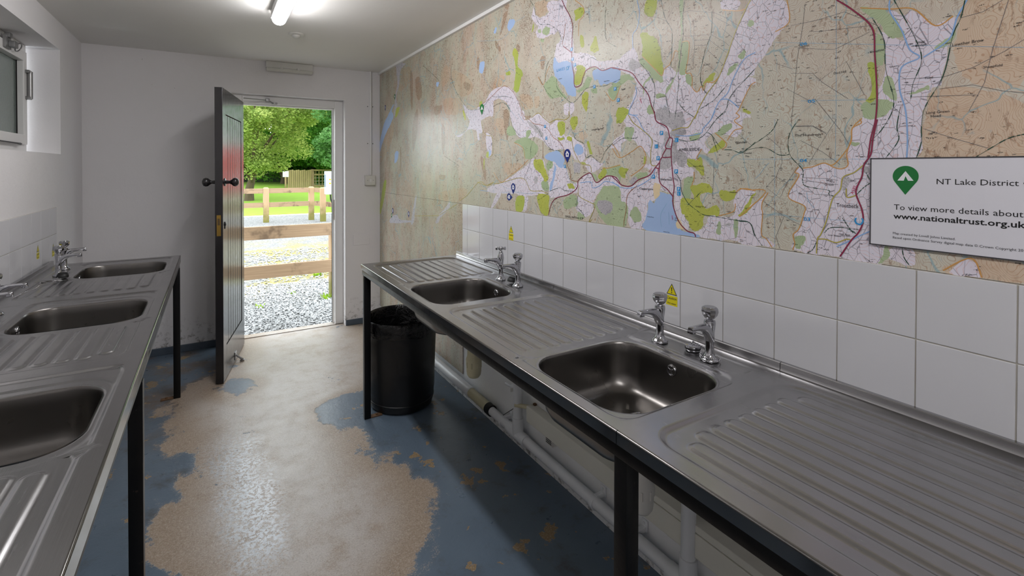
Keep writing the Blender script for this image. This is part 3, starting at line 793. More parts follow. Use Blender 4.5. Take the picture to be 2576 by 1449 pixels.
'lake':[[3930,1941,3988,1896,3945,1845,4032,1778,4154,1709,4266,1616,4332,1549,4349,1600,4308,1678,4217,1792,4092,1868,3973,1937],[3903,1537,3820,1539,3848,1472,3917,1449],[3041,1993,2999,1984,3017,1961,3045,1972],[2421,2006,2370,1996,2389,1956,2421,1968],[2319,1506,2295,1499,2316,1472],[2107,2173,2072,2165,2056,2147,2087,2121,2115,2119,2131,2140,2123,2160],[2257,2170,2235,2160,2248,2139,2270,2147],[2419,2011,2371,2004,2389,1950,2423,1951,2438,1977],[1731,1907,1701,1875,1655,1874,1605,1854,1600,1821,1594,1772,1586,1732,1588,1712,1632,1724,1660,1760,1706,1800,1733,1830,1739,1868],[1482,1794,1453,1806,1421,1790,1389,1793,1345,1788,1329,1777,1329,1746,1349,1734,1389,1737,1434,1736,1448,1756,1472,1763],[1796,1468,1734,1485,1693,1477,1658,1447,1670,1411,1699,1411,1722,1433,1777,1445,1802,1457],[1587,1502,1561,1508,1535,1489,1540,1469,1571,1463,1590,1481],[1728,1426,1716,1404,1734,1348,1752,1307,1764,1314,1746,1359,1734,1396],[1149,1325,1105,1321,1090,1304,1083,1275,1072,1233,1062,1210,1031,1202,1002,1200,1002,1189,1206,1188,1199,1236,1191,1283,1183,1296,1168,1285,1160,1300,1151,1307]],
'sand':[[1168,1349,1142,1353,1142,1323,1151,1304,1164,1303],[1072,1247,1052,1226,1038,1213,1069,1210]],
'town':[[1951,1637,1868,1610,1816,1568,1822,1553,1868,1575],[1592,1432,1555,1425,1560,1387,1592,1394],[1441,1280,1377,1277,1368,1246,1404,1224,1445,1247],[1881,1368,1854,1365,1860,1337,1880,1333],[1156,1611,1115,1612,1108,1573,1156,1577],[1078,1589,1052,1594,1049,1567,1078,1570],[1274,1807,1235,1787,1235,1775,1270,1764,1286,1785],[1140,1594,1107,1599,1051,1579,1047,1542,1085,1536,1106,1549,1136,1560],[1085,1539,1044,1533,1040,1516,1078,1512,1099,1525],[1124,1526,1103,1522,1099,1472,1120,1479],[1128,1473,1095,1472,1098,1410,1138,1407,1135,1443],[1088,1501,1071,1497,1071,1468,1037,1458,1033,1433,1043,1410,1063,1416,1077,1433,1088,1422,1092,1466],[1282,1361,1253,1378,1244,1362,1269,1349],[899,1241,880,1246,882,1235,896,1234],[590,1383,573,1383,577,1364,590,1354],[545,1414,534,1414,533,1403,543,1398]],
'grid':[[754,1542,751,1191],[854,1434,509,1429],[786,1280,680,1281,530,1280],[607,1822,605,1550,606,1385],[754,1751,290,1637],[687,1584,542,1569]],
'access':[[1591,2118,1538,2072,1538,2035,1564,2021,1569,1961],[1856,1839,1817,1794,1792,1840,1767,1873],[1406,1704,1362,1665,1328,1718],[1936,1447,2023,1399,2100,1369,2190,1332,2268,1384],[1965,1452,1979,1505,2062,1537],[1370,1500,1348,1480,1327,1448],[1423,1408,1387,1408,1326,1420],[1220,1805,1172,1758,1136,1724,1126,1744,1105,1754,1102,1759,1089,1776,1083,1797,1069,1791],[1054,1820,1029,1814,1031,1765,1040,1718,1022,1713,1015,1693,1015,1667,997,1649,982,1665,974,1651,965,1675,940,1671,920,1688],[808,1651,822,1644,842,1609,857,1579,867,1568],[911,1884,864,1868,839,1866],[866,1570,855,1558,871,1547,846,1525,871,1519,893,1491],[933,1515,895,1481,910,1463],[979,1468,997,1441,985,1432],[1368,1484,1331,1447,1270,1468,1229,1486,1204,1454,1212,1416,1274,1378],[866,1335,853,1346,829,1349,806,1343],[806,1311,852,1267],[1007,1396,1006,1376,1016,1348],[920,1263,872,1280,866,1304],[681,1408,657,1412,630,1421,608,1410,590,1407,578,1417,581,1443,572,1478,570,1504,552,1515,555,1524],[691,1411,700,1397,690,1388,717,1333,676,1310,677,1289,689,1249,703,1232,699,1209,704,1192],[770,1341,785,1316,788,1296,785,1280,788,1224,774,1212,758,1190],[853,1349,824,1346,778,1341,853,1266],[556,1788,499,1769,456,1757,419,1711,391,1724],[528,1730,526,1670],[754,1780,718,1798,724,1857],[402,1193,359,1226,343,1190],[550,1526,570,1504,574,1466,607,1419,625,1419]],
'bound':[[947,1889,908,1863,861,1824,810,1797],[1011,1884,1010,1826,1007,1796,1013,1735,1007,1728,1040,1721],[949,1819,900,1783,889,1771],[957,1806,916,1769,897,1753],[960,1773,907,1718],[1120,1904,1087,1945,1064,1941],[1048,1915,1029,1915,950,1887,964,1924],[1047,1837,949,1819],[1010,1815,957,1806],[1007,1799,966,1789],[935,1868,884,1830],[1217,1974,1198,1942,1158,1929,1120,1907],[971,1737,926,1699,923,1683],[911,1827,871,1786,835,1738],[869,1805,809,1772],[873,1519,817,1472],[936,1432,938,1367,941,1313],[1033,1433,1000,1410,959,1394],[873,1410,848,1390,848,1359],[699,1519,658,1517,626,1496],[686,1480,634,1449,595,1417],[777,1499,738,1463,733,1423,749,1385],[749,1385,776,1355,738,1327,720,1370,693,1412],[784,1316,727,1279,672,1253],[727,1279,748,1221,737,1190],[749,1385,715,1367],[681,1384,620,1382,599,1378],[681,1376,638,1372,599,1368],[690,1345,656,1319,649,1291],[671,1361,652,1342,616,1341],[604,1529,667,1420],[615,1270,548,1260],[606,1241,572,1245],[379,1717,347,1720,319,1735],[476,1607,405,1600,360,1612,316,1635,290,1652],[311,1733,332,1642,343,1578,365,1525],[437,1494,389,1471,336,1448],[458,1565,354,1556],[713,1786,646,1784,589,1788,548,1758,521,1737],[659,1757,650,1755,536,1741],[697,1723,610,1701,536,1727],[645,1629,584,1667,546,1581],[722,1620,649,1570],[653,1585,595,1501,574,1461],[679,1833,683,1784,697,1694,711,1519],[753,1694,707,1670],[712,1660,659,1651,635,1623,579,1576],[701,1518,657,1515,625,1493],[411,1576,360,1577,318,1559,289,1551],[476,1620,455,1621],[475,1594,438,1590],[475,1576,454,1578]],
'river':[[2784,1934,2850,1915,2919,1921],[2713,1841,2659,1797,2626,1787],[3220,1920,3304,1794,3380,1678,3369,1563,3325,1448,3304,1287,3391,1210],[3101,1423,3063,1294,3007,1117],[2954,1746,2850,1708,2784,1647,2720,1615,2614,1629],[3576,1948,3701,1942,3833,1908],[1696,2139,1702,2065],[2056,2147,1967,2152],[2399,1942,2333,1876,2287,1810],[1508,2067,1498,1994],[2458,2142,2253,2100,2184,2093,2111,2106],[2226,1798,2158,1750,2070,1685,2032,1653],[2024,1680,1973,1634],[2198,1275,2061,1286,1950,1282,1867,1290],[2198,1319,2116,1300,2069,1306],[1658,1454,1647,1404,1624,1358,1576,1338],[1133,1206,1137,1247,1112,1288],[1101,1218,1104,1259],[807,1379,795,1390,779,1412,768,1423],[671,1346,666,1323,652,1306]],
'bwater':[[1555,1346,1489,1351,1479,1328,1441,1336,1404,1356,1343,1345,1326,1333],[2417,1279,2331,1278],[1248,2015,1236,1964,1247,1914,1267,1895,1266,1841],[809,1735,838,1726,858,1702,878,1666,893,1632,923,1606,947,1559],[1254,1704,1250,1674,1285,1612,1241,1599],[917,1615,890,1612,857,1584],[1288,1608,1246,1591,1217,1548,1181,1512],[934,1582,949,1556,976,1531,982,1518,1034,1512,1078,1518],[1368,1356,1317,1334,1248,1340,1180,1373,1161,1407],[530,1262,552,1248,568,1236,601,1215],[499,1789,498,1762,477,1717,462,1670,445,1649,476,1633,479,1586,468,1536,464,1475,465,1431],[370,1751,385,1718,397,1677,438,1648]],
'path':[[2801,2077,2809,2008,2776,1940,2705,1861,2614,1789,2557,1756,2421,1748,2320,1786],[3283,2151,3140,2079,2999,1999],[2918,1488,2816,1458,2689,1418],[1925,2219,1891,2178,1877,2135,1844,2083,1774,2063,1719,2029,1701,2010,1678,1972],[1849,1834,1817,1794,1779,1751,1736,1719],[1743,1909,1779,1890,1798,1848,1798,1803],[1712,1808,1712,1768,1660,1717,1615,1687],[1632,1696,1594,1688,1526,1731,1511,1735,1467,1736,1407,1730,1328,1743],[2278,1800,2225,1789,2150,1784,2070,1761],[2278,1742,2217,1753,2158,1750,2101,1710],[1408,2038,1410,1984,1403,1909,1346,1867],[1449,1834,1487,1855,1512,1850],[1895,1620,1855,1590,1816,1545,1753,1493,1693,1484,1658,1461],[2101,1670,2070,1613,2016,1572],[1915,1459,1915,1503,1881,1560],[1957,1371,1922,1427,1908,1455],[1764,1302,1692,1320,1658,1310,1597,1309],[1604,1566,1582,1529,1530,1506,1520,1452,1485,1458,1437,1431,1405,1475,1348,1514,1327,1523],[1776,1290,1853,1256],[1880,1246,1840,1210,1820,1192],[1565,1297,1575,1248,1549,1229,1523,1204],[1045,1954,1053,1897,1051,1843,1060,1784,1069,1718,1066,1693,1072,1645,1072,1629,1081,1570],[947,1889,949,1824,969,1778,983,1719,985,1683,971,1650,962,1639],[1141,1983,1123,1916,1096,1868,1096,1799,1099,1737],[1231,1784,1204,1755,1171,1707,1164,1671,1171,1621],[809,1690,837,1665,870,1636,890,1610,898,1584,930,1557],[988,1593,939,1616,917,1635,893,1659],[1118,1662,1115,1634,1101,1591],[1072,1629,1043,1596,1005,1569],[1368,1494,1314,1519,1258,1516,1241,1521],[1088,1510,1033,1495,985,1504,963,1519,931,1555,899,1578],[1084,1398,1060,1370,1052,1332,1029,1296,999,1276,971,1262,928,1260,866,1255,823,1252,805,1216],[963,1519,945,1510,912,1468,878,1462,846,1453,807,1482],[942,1504,924,1455],[1029,1288,981,1333],[1177,1508,1135,1491],[692,1536,716,1494,713,1444,681,1404,681,1376,671,1361,620,1353,620,1343,607,1339],[854,1456,785,1466,741,1444,713,1445],[836,1461,779,1497,758,1515,745,1541],[589,1287,579,1271,566,1253],[628,1246,615,1260,581,1263,560,1252],[853,1253,820,1251,808,1219,785,1191],[667,1190,655,1200,646,1221],[559,1346,545,1363,531,1375],[541,1398,533,1380],[373,1751,379,1717,391,1683,405,1604,434,1541,440,1499,440,1465,448,1431],[532,1758,509,1702,505,1634,489,1556,507,1504,534,1469],[491,1787,455,1699,441,1644,455,1595,459,1561],[356,1429,333,1448,309,1466,288,1473],[472,1237,468,1211,458,1194],[477,1546,483,1502,480,1471,503,1432]],
'minor':[[2989,1088,2849,1136,2719,1180],[3459,1040,2989,1085],[2688,1203,2584,1242,2433,1326,2343,1310,2274,1324],[2456,1326,2350,1310,2277,1328,2233,1322,2084,1348,2008,1358,1957,1347,1915,1300,1827,1300,1776,1290],[1909,1649,1855,1667,1810,1640,1766,1614],[1609,1534,1603,1502,1582,1460,1545,1425,1495,1418,1485,1391],[2408,1684,2389,1622,2351,1592,2286,1579,2277,1524,2277,1484,2322,1466],[1766,1614,1711,1626,1659,1618,1626,1631,1631,1652],[1479,1201,1498,1189,1464,1255,1489,1267,1560,1290,1565,1328],[824,1887,839,1866,869,1809,894,1747,923,1683,962,1639,991,1596,1005,1564],[1288,1605,1262,1573,1221,1545,1177,1508,1181,1468,1180,1422,1157,1416],[1092,1533,1057,1540,1030,1540,1011,1564,992,1588],[545,1417,565,1398,588,1386,594,1356,611,1331,624,1276,637,1240,644,1229,646,1191],[644,1228,626,1230,602,1225,580,1236,570,1235],[581,1359,579,1338,560,1344]],
'broad':[[1656,2035,1661,1997,1678,1950],[2458,1761,2361,1779,2269,1808,2217,1828,2150,1838,2078,1800,2040,1761,2009,1721,1973,1664,1916,1655],[2002,1690,1973,1647,1937,1648,1889,1620,1816,1606,1772,1580,1735,1545,1693,1524,1664,1494,1658,1454,1619,1390,1613,1358,1571,1352],[1818,1457,1815,1507,1819,1530],[1244,1343,1278,1320,1293,1296,1295,1257,1305,1213,1307,1192]],
'aroad':[[1679,2145,1656,2106,1623,2058,1606,2015,1609,1966,1611,1900,1608,1844,1597,1807,1591,1754,1552,1755,1537,1787,1517,1810,1468,1815,1425,1792,1371,1794,1329,1777],[1669,1941,1611,1900],[1770,1191,1764,1216,1745,1251,1710,1275,1641,1290,1592,1310,1570,1331,1565,1356,1524,1379,1489,1386,1455,1350,1400,1376,1351,1373,1326,1349],[1370,1791,1323,1778,1270,1755,1238,1717,1196,1670,1182,1633,1167,1600,1161,1577],[1166,1605,1158,1571,1114,1547,1101,1513,1090,1504,1095,1472,1093,1431,1087,1375,1082,1346,1087,1305,1083,1275,1062,1231,1031,1205,1005,1200,999,1189],[1101,1513,1119,1479,1093,1472],[1115,1474,1131,1446,1095,1445],[1131,1446,1142,1428,1142,1362,1109,1336,1087,1313],[1142,1428,1161,1410,1188,1382,1236,1366,1274,1342,1317,1344,1345,1360,1368,1375],[1161,1410,1142,1404],[520,1521,528,1476,532,1440,545,1417,549,1389,559,1362,560,1344,548,1309,546,1281,555,1255,570,1234,593,1192],[606,1822,572,1788,532,1735,526,1670,521,1582,523,1523,532,1478,537,1432]],
}
mural = empty('map_mural', (XR, 2.0, 1.187), label='huge glossy walking map covering the upper right wall above the tiles', cat='mural')


def under(o):
    o.parent = mural
    o.matrix_parent_inverse = Matrix.Translation(mural.location).inverted()
    return o


MX = XR + 0.0012
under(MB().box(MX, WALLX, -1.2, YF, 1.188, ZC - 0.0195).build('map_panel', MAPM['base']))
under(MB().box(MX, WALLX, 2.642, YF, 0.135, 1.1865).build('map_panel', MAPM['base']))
width = {'grid': 0.0007, 'access': 0.0026, 'bound': 0.0008, 'river': 0.0010, 'bwater': 0.0028, 'path': 0.0019, 'minor': 0.0019, 'broad': 0.0021, 'aroad': 0.0027}
lx = MX
YMIN, ZB = -0.2, 1.1885


def ribbon(mb, pts, w, x, dash=None):
    L = [Vector((0, a, b)) for a, b in pts]
    L = [L[0]] + [q for p, q in zip(L[:-1], L[1:]) if (q - p).length > 1e-5]
    if len(L) < 2:
        return
    if dash is None:
        vs = []
        for i, p in enumerate(L):
            d = L[min(i + 1, len(L) - 1)] - L[max(i - 1, 0)]
            n_ = Vector((0, -d.z, d.y)).normalized() * w / 2
            vs += [(x, p.y + n_.y, p.z + n_.z), (x, p.y - n_.y, p.z - n_.z)]
        mb.add(vs, [(2 * i, 2 * i + 2, 2 * i + 3, 2 * i + 1) for i in range(len(L) - 1)])
        return
    acc = 0.0
    for p, q in zip(L[:-1], L[1:]):
        d = q - p
        acc += d.length
        if (acc % (dash * 1.7)) > dash:
            continue
        n_ = Vector((0, -d.z, d.y)).normalized() * w / 2
        mb.add([(x, p.y + n_.y, p.z + n_.z), (x, q.y + n_.y, q.z + n_.z), (x, q.y - n_.y, q.z - n_.z), (x, p.y - n_.y, p.z - n_.z)], [(0, 1, 2, 3)])


def sublayer(layers, cp):
    bb = (min(c[0] for c in cp), max(c[0] for c in cp), min(c[1] for c in cp), max(c[1] for c in cp))
    k = 0
    while k < len(layers) and any(bb[0] < o[1] and bb[1] > o[0] and bb[2] < o[3] and bb[3] > o[2] for o in layers[k]):
        k += 1
    if k == len(layers):
        layers.append([])
    layers[k].append(bb)
    return 0.00002 * k


PM = []          # every printed layer goes into one flat print


def printed(mb, m):
    PM.append((mb, m))


for kind, items in MAPD.items():
    lx -= 0.00003
    mb = MB()
    layers = []      # bounding boxes of the flat shapes already placed, layer by layer
    case = MB()
    for it in items:
        pts = [(it[i] / 1000, it[i + 1] / 1000) for i in range(0, len(it), 2)]
        if kind in width:
            cp = catmull(pts, False, 6 if kind != 'grid' else 1) if kind not in ('bound', 'grid') else pts
            dk = sublayer(layers, cp)
            if kind in ('minor', 'aroad'):
                ribbon(case, cp, width[kind] + 0.0008, lx - dk + 0.00001)
            ribbon(mb, cp, width[kind], lx - dk, 0.004 if kind == 'path' else None)
            if kind == 'path':
                ribbon(case, cp, 0.0008, lx - dk + 0.00001)
        else:
            cp = catmull(pts, True, 9)
            # small wobble so that outlines read as drawn, not as smooth blobs
            cp = [(a + 0.005 * mnoise.noise(Vector((a * 40, b * 40, 1))) + 0.0035 * mnoise.noise(Vector((a * 130, b * 130, 2))), b + 0.005 * mnoise.noise(Vector((a * 40, b * 40, 5))) + 0.0035 * mnoise.noise(Vector((a * 130, b * 130, 7)))) for a, b in cp]
            tri = tessellate_polygon([[Vector((a, b, 0)) for a, b in cp]])
            dk = sublayer(layers, cp)
            mb.add([(lx - dk, a, b) for a, b in cp], tri)
    lx -= 0.00002 * max(0, len(layers) - 1)
    printed(mb, MAPM[kind] if kind in MAPM else MAPL[kind])
    if case.v:
        printed(case, MAPL['case'] if kind != 'path' else MAPL['path'])

lx -= 0.00009
let = MB()
for body, y, z, size, w in (
        ('AMBLESIDE', 1.065, 1.463, 0.014, 0.080), ('Waterhead', 1.140, 1.366, 0.011, 0.049), ('Clappersgate', 1.232, 1.331, 0.011, 0.062), ('Wansfell', 0.868, 1.480, 0.010, 0.034),
        ('The Hundreds', 0.701, 1.491, 0.009, 0.063), ('Troutbeck', 0.602, 1.313, 0.014, 0.047), ('Lowther Brow', 0.392, 1.661, 0.009, 0.047), ('SKELWITH CP', 1.651, 1.193, 0.013, 0.118),
        ('Loughrigg Fell', 1.486, 1.560, 0.010, 0.067)):
    text_right_wall(let, body, y, z, size, lx, w)


def wp(view, u, v):
    return view[0] + u, view[1] + v


for body, y, z, size in (
        ('Rydal', 1.322, 1.700, 0.009), ('Rydal Park', 1.225, 1.690, 0.006), ('High Park', 1.240, 1.795, 0.006), ('Wansfell', 0.842, 1.449, 0.007), ('Pike', 0.836, 1.440, 0.007), ('482', 0.848, 1.462, 0.006),
        ('High', 0.625, 1.375, 0.008), ('Green', 0.629, 1.365, 0.008), ('Dod Hill', 0.611, 1.640, 0.008), ('Idle Hill', 0.690, 1.722, 0.007), ('Sheepfold', 0.536, 1.677, 0.007), ('Sheepfold', 0.345, 1.607, 0.007),
        ('Long Green', 0.433, 1.525, 0.008), ('Head', 0.425, 1.517, 0.008), ('Hagg', 0.450, 1.680, 0.007), ('Bridge', 0.452, 1.673, 0.007), ('Skelghyll Wood', 1.000, 1.285, 0.006), ('Rough', 1.038, 1.740, 0.006),
        ('Sheepfold', 0.975, 1.728, 0.006), ('Middle', 0.865, 1.598, 0.006), ('Grove', 0.868, 1.590, 0.006), ('Quarry', 0.498, 1.636, 0.006), ('Sheepfolds', 0.885, 1.335, 0.006), ('Brathay Rocks', 1.195, 1.235, 0.005),
        ('Holme Crag', 1.125, 1.190, 0.005), ('Boat', 1.078, 1.240, 0.006), ('House', 1.079, 1.233, 0.006), ('Low Wood', 0.620, 1.240, 0.006), ('High Fold', 0.596, 1.245, 0.006), ('Rydal Water', 1.415, 1.745, 0.006),
        ('Loughrigg Tarn', 1.660, 1.475, 0.006), ('Elterwater', 1.770, 1.490, 0.008), ('Grasmere', 1.700, 1.800, 0.006), ('Quarry Wood', 1.010, 1.412, 0.006), ('Scandale Beck', 1.145, 1.650, 0.005), ('Ford', 0.435, 1.600, 0.007)):
    text_right_wall(let, body, y, z, size, lx)
printed(let, MAPL['ink'])
lb = MB()
for body, y, z, size, w in (('04', 0.688, 1.424, 0.012, 0.017), ('03', 0.677, 1.272, 0.012, 0.015), ('06', 0.690, 1.727, 0.012, 0.017), ('05', 0.670, 1.576, 0.012, 0.017)):
    text_right_wall(lb, body, y, z, size, lx, w, bold=0.012)
text_right_wall(lb, 'C', 0.545, 1.272, 0.026, lx, bold=0.02, rot=PI / 2)
text_right_wall(lb, 'LAKES CP', 1.715, 1.836, 0.018, lx, 0.09)
bl = MB()
wt = MB()
for y, z, ch in ((1.135, 1.528, 'P'), (1.149, 1.442, 'P'), (1.074, 1.397, 'P'), (1.064, 1.339, 'P'), (1.073, 1.501, 'i'), (1.063, 1.324, 'i'), (1.157, 1.483, 'i'), (1.169, 1.378, 'P'), (1.338, 1.665, 'P'), (1.355, 1.710, 'P'),
                 (1.612, 1.915, 'P'), (1.605, 1.872, 'P'), (1.590, 1.845, 'P'), (1.640, 1.838, 'P'), (1.470, 1.735, 'P'), (1.790, 1.545, 'P'), (1.655, 1.415, 'P'), (1.800, 1.600, 'P')):
    s_ = 0.0068
    bl.add([(lx, y + s_, z - s_), (lx, y - s_, z - s_), (lx, y - s_, z + s_), (lx, y + s_, z + s_)], [(0, 1, 2, 3)])
    text_right_wall(wt, ch, y + 0.0035, z - 0.0048, 0.0135, lx - 0.00005, bold=0.01)
printed(lb, MAPL['blue'])
printed(bl, MAPL['blue'])
printed(wt, MAPL['white'])
lp = MB()
text_right_wall(lp, 'A591', 1.233, 1.655, 0.009, lx, rot=-1.2)
text_right_wall(lp, 'A593', 1.187, 1.392, 0.009, lx, rot=0.8)
text_right_wall(lp, 'A5075', 1.146, 1.390, 0.008, lx, rot=PI / 2)
text_right_wall(lp, 'A591', 1.092, 1.250, 0.008, lx, rot=-1.45)
text_right_wall(lp, 'A592', 0.566, 1.345, 0.010, lx, rot=1.25)
printed(lp, MAPL['pink'])


def pin(parent_fn, y, ztop, h, x, kind, rot=0.0, name='map_pin'):
    """teardrop pin (head radius R, tip below) with a white tent or house"""
    R = h * 0.36
    cz = ztop - R
    o = empty(name, (x, y, cz)) if False else None
    tipd = h - R
    pts = []
    a0 = math.acos(R / tipd)
    for k in range(25):
        a = -PI / 2 + a0 + (2 * PI - 2 * a0) * k / 24
        pts.append((R * math.cos(a), R * math.sin(a)))
    pts.append((0, -tipd))

    def put(P):
        c, s_ = math.cos(rot), math.sin(rot)
        return [(y - (p * c - q * s_), cz + p * s_ + q * c) for p, q in P]
    mb = MB()

    def poly(P, xx):
        Q = put(P)
        mb2 = MB()
        tri = tessellate_polygon([[Vector((a, b, 0)) for a, b in Q]])
        mb2.add([(xx, a, b) for a, b in Q], tri)
        return mb2
    body = poly(pts, x).build(name, MAPL['green'] if kind == 'tent' else MAPL['navy'])
    parent_fn(body)
    if kind == 'tent':
        P = [(-0.62, -0.42), (0, 0.50), (0.62, -0.42), (0.20, -0.42), (0.0, 0.02), (-0.12, -0.42)]
    else:
        P = [(-0.45, -0.55), (-0.45, 0.0), (-0.60, 0.0), (-0.30, 0.35), (-0.30, 0.60), (-0.18, 0.60), (-0.18, 0.45), (0, 0.62), (0.60, 0.0), (0.45, 0.0), (0.45, -0.55)]
    s2 = poly([(p * R, q * R) for p, q in P], x - 0.00008).build('pin_symbol', MAPL['white'])
    s2.parent = body
    if kind == 'house':
        d = MB()
        for (p0, p1, q0, q1) in ((-0.16, 0.16, -0.30, 0.12),):
            Q = put([(p0 * R, q0 * R), (p1 * R, q0 * R), (p1 * R, q1 * R), (p0 * R, q1 * R)])
            d.add([(x - 0.00016, a, b) for a, b in Q], [(0, 1, 2, 3)])
        w_ = d.build('pin_window', MAPL['navy'])
        w_.parent = body
    return body


for kind, y, zt, h, r in (('tent', 2.400, 1.772, 0.064, 0), ('house', 1.638, 1.490, 0.060, 0), ('house', 2.069, 1.330, 0.056, 0), ('house', 2.110, 1.277, 0.053, PI / 2),
                          ('tent', 3.91, 2.029, 0.052, 0), ('house', 4.168, 1.965, 0.055, 0), ('house', 3.964, 1.064, 0.056, 0), ('tent', 3.996, 1.017, 0.042, 0), ('house', 3.58, 1.067, 0.052, 0)):
    pin(under, y, zt, h, lx - 0.0001, kind, r)

allp, mats_ = MB(), []
for mb, m in PM:
    if m not in mats_:
        mats_.append(m)
    allp.add(mb.v, mb.f, mats_.index(m))
under(tag(allp.build('map_print', mats_), kind='stuff'))

# ------------------------------------------------------------------ information sign screwed over the map
sign = empty('information_sign', (XR, 0.24, 1.33), label='white sign with green tent pin fixed over the map at the right', cat='sign')


def usign(o):
    o.parent = sign
    o.matrix_parent_inverse = Matrix.Translation(sign.location).inverted()
    return o


SX = XR - 0.0042
usign(MB().box(SX, XR - 0.0012, -0.06, 0.5295, 1.2325, 1.4305).build('sign_panel', mat('white_sign_board', srgb(218, 217, 224), 0.35)))
eb = MB()
for (y0, y1, z0, z1) in ((-0.0612, 0.5307, 1.4290, 1.4317), (-0.0612, 0.5307, 1.2313, 1.2337), (0.5285, 0.5307, 1.2313, 1.4317), (-0.0612, -0.059, 1.2313, 1.4317)):
    eb.box(SX - 0.0006, XR - 0.0012, y0, y1, z0, z1)
usign(eb.build('sign_edge', mat('dark_sign_edge', srgb(62, 60, 64), 0.5)))
tb = MB()
text_right_wall(tb, 'NT Lake District C', 0.4135, 1.3745, 0.0168, SX - 0.0003, 0.136)
text_right_wall(tb, 'To view more details about', 0.4855, 1.3155, 0.0172, SX - 0.0003, 0.199)
text_right_wall(tb, 'www.nationaltrust.org.uk', 0.4855, 1.2955, 0.0172, SX - 0.0003, 0.203, bold=0.018)
text_right_wall(tb, 'Map created by Lovell Johns Limited.', 0.4870, 1.2600, 0.0072, SX - 0.0003, 0.105)
text_right_wall(tb, 'Based upon Ordnance Survey digital map data \u00a9 Crown Copyright 201', 0.4870, 1.2505, 0.0072, SX - 0.0003, 0.203)
usign(tag(tb.build('sign_lettering', m_black), kind='stuff'))
pin(usign, 0.4650, 1.4135, 0.0640, SX - 0.0003, 'tent', 0, 'sign_pin')

# ------------------------------------------------------------------ tiles: 150 mm glazed squares, grey joints
TP = 0.152
tile_me = {}


def tile_mesh(w, h):
    k = (round(w, 4), round(h, 4))
    if k not in tile_me:
        tile_me[k] = MB().box(0, 0.0045, -w, 0, -h, 0, bev=0.0012).mesh('tile', m_tile)
    return tile_me[k]


rw = bpy.data.objects['wall_right']
lw_ = bpy.data.objects['wall_left']
zt = 1.1868
G = 0.0026
gr = MB().box(XR - 0.0012, WALLX, -0.95, 2.640, 0.80, zt).build('grout', m_grout, rw)
cols = [(2.6385, 2.5728)] + [(2.5728 - i * TP, 2.5728 - (i + 1) * TP) for i in range(23)]
for (ya, yb) in cols:
    for r in range(2):
        w = ya - yb - G
        z = zt - 0.001 - r * TP
        o = link('tile', tile_mesh(w, TP - G), rw)
        o.location = (XR - 0.0030, ya - G / 2, z)
    o = link('tile', tile_mesh(ya - yb - G, 0.02), rw)
    o.location = (XR - 0.0030, ya - G / 2, zt - 0.001 - 2 * TP)
MB().box(XL, XL + 0.0028, 0.3, 3.671, 0.80, 1.176).build('grout', m_grout, lw_)
cols = [(3.671, 3.525)] + [(3.525 - i * TP, 3.525 - (i + 1) * TP) for i in range(20)]
for (ya, yb) in cols:
    for r in range(3):
        h = TP - G if r < 2 else 0.055
        o = link('tile', tile_mesh(ya - yb - G, h), lw_)
        o.location = (XL + 0.0005, ya - G / 2, 1.175 - r * TP)
# ------------------------------------------------------------------ stainless sink units (drainer + bowl), black steel stands
UW = 0.6115          # front edge to wall
BR = 0.090


def sd_rr(u, v, cu, cv, hu, hv, r):
    qx, qy = abs(u - cu) - hu + r, abs(v - cv) - hv + r
    return math.hypot(max(qx, 0), max(qy, 0)) + min(max(qx, qy), 0) - r


def sstep(x, a, b):
    t = min(1, max(0, (x - a) / (b - a)))
    return t * t * (3 - 2 * t)


def ray_rr(th, cu, cv, hu, hv, r):
    c, s_ = math.cos(th), math.sin(th)
    lo, hi = 0.0, hu + hv
    for _ in range(36):
        m = (lo + hi) / 2
        if sd_rr(cu + c * m, cv + s_ * m, cu, cv, hu, hv, r) < 0:
            lo = m
        else:
            hi = m
    return cu + c * lo, cv + s_ * lo


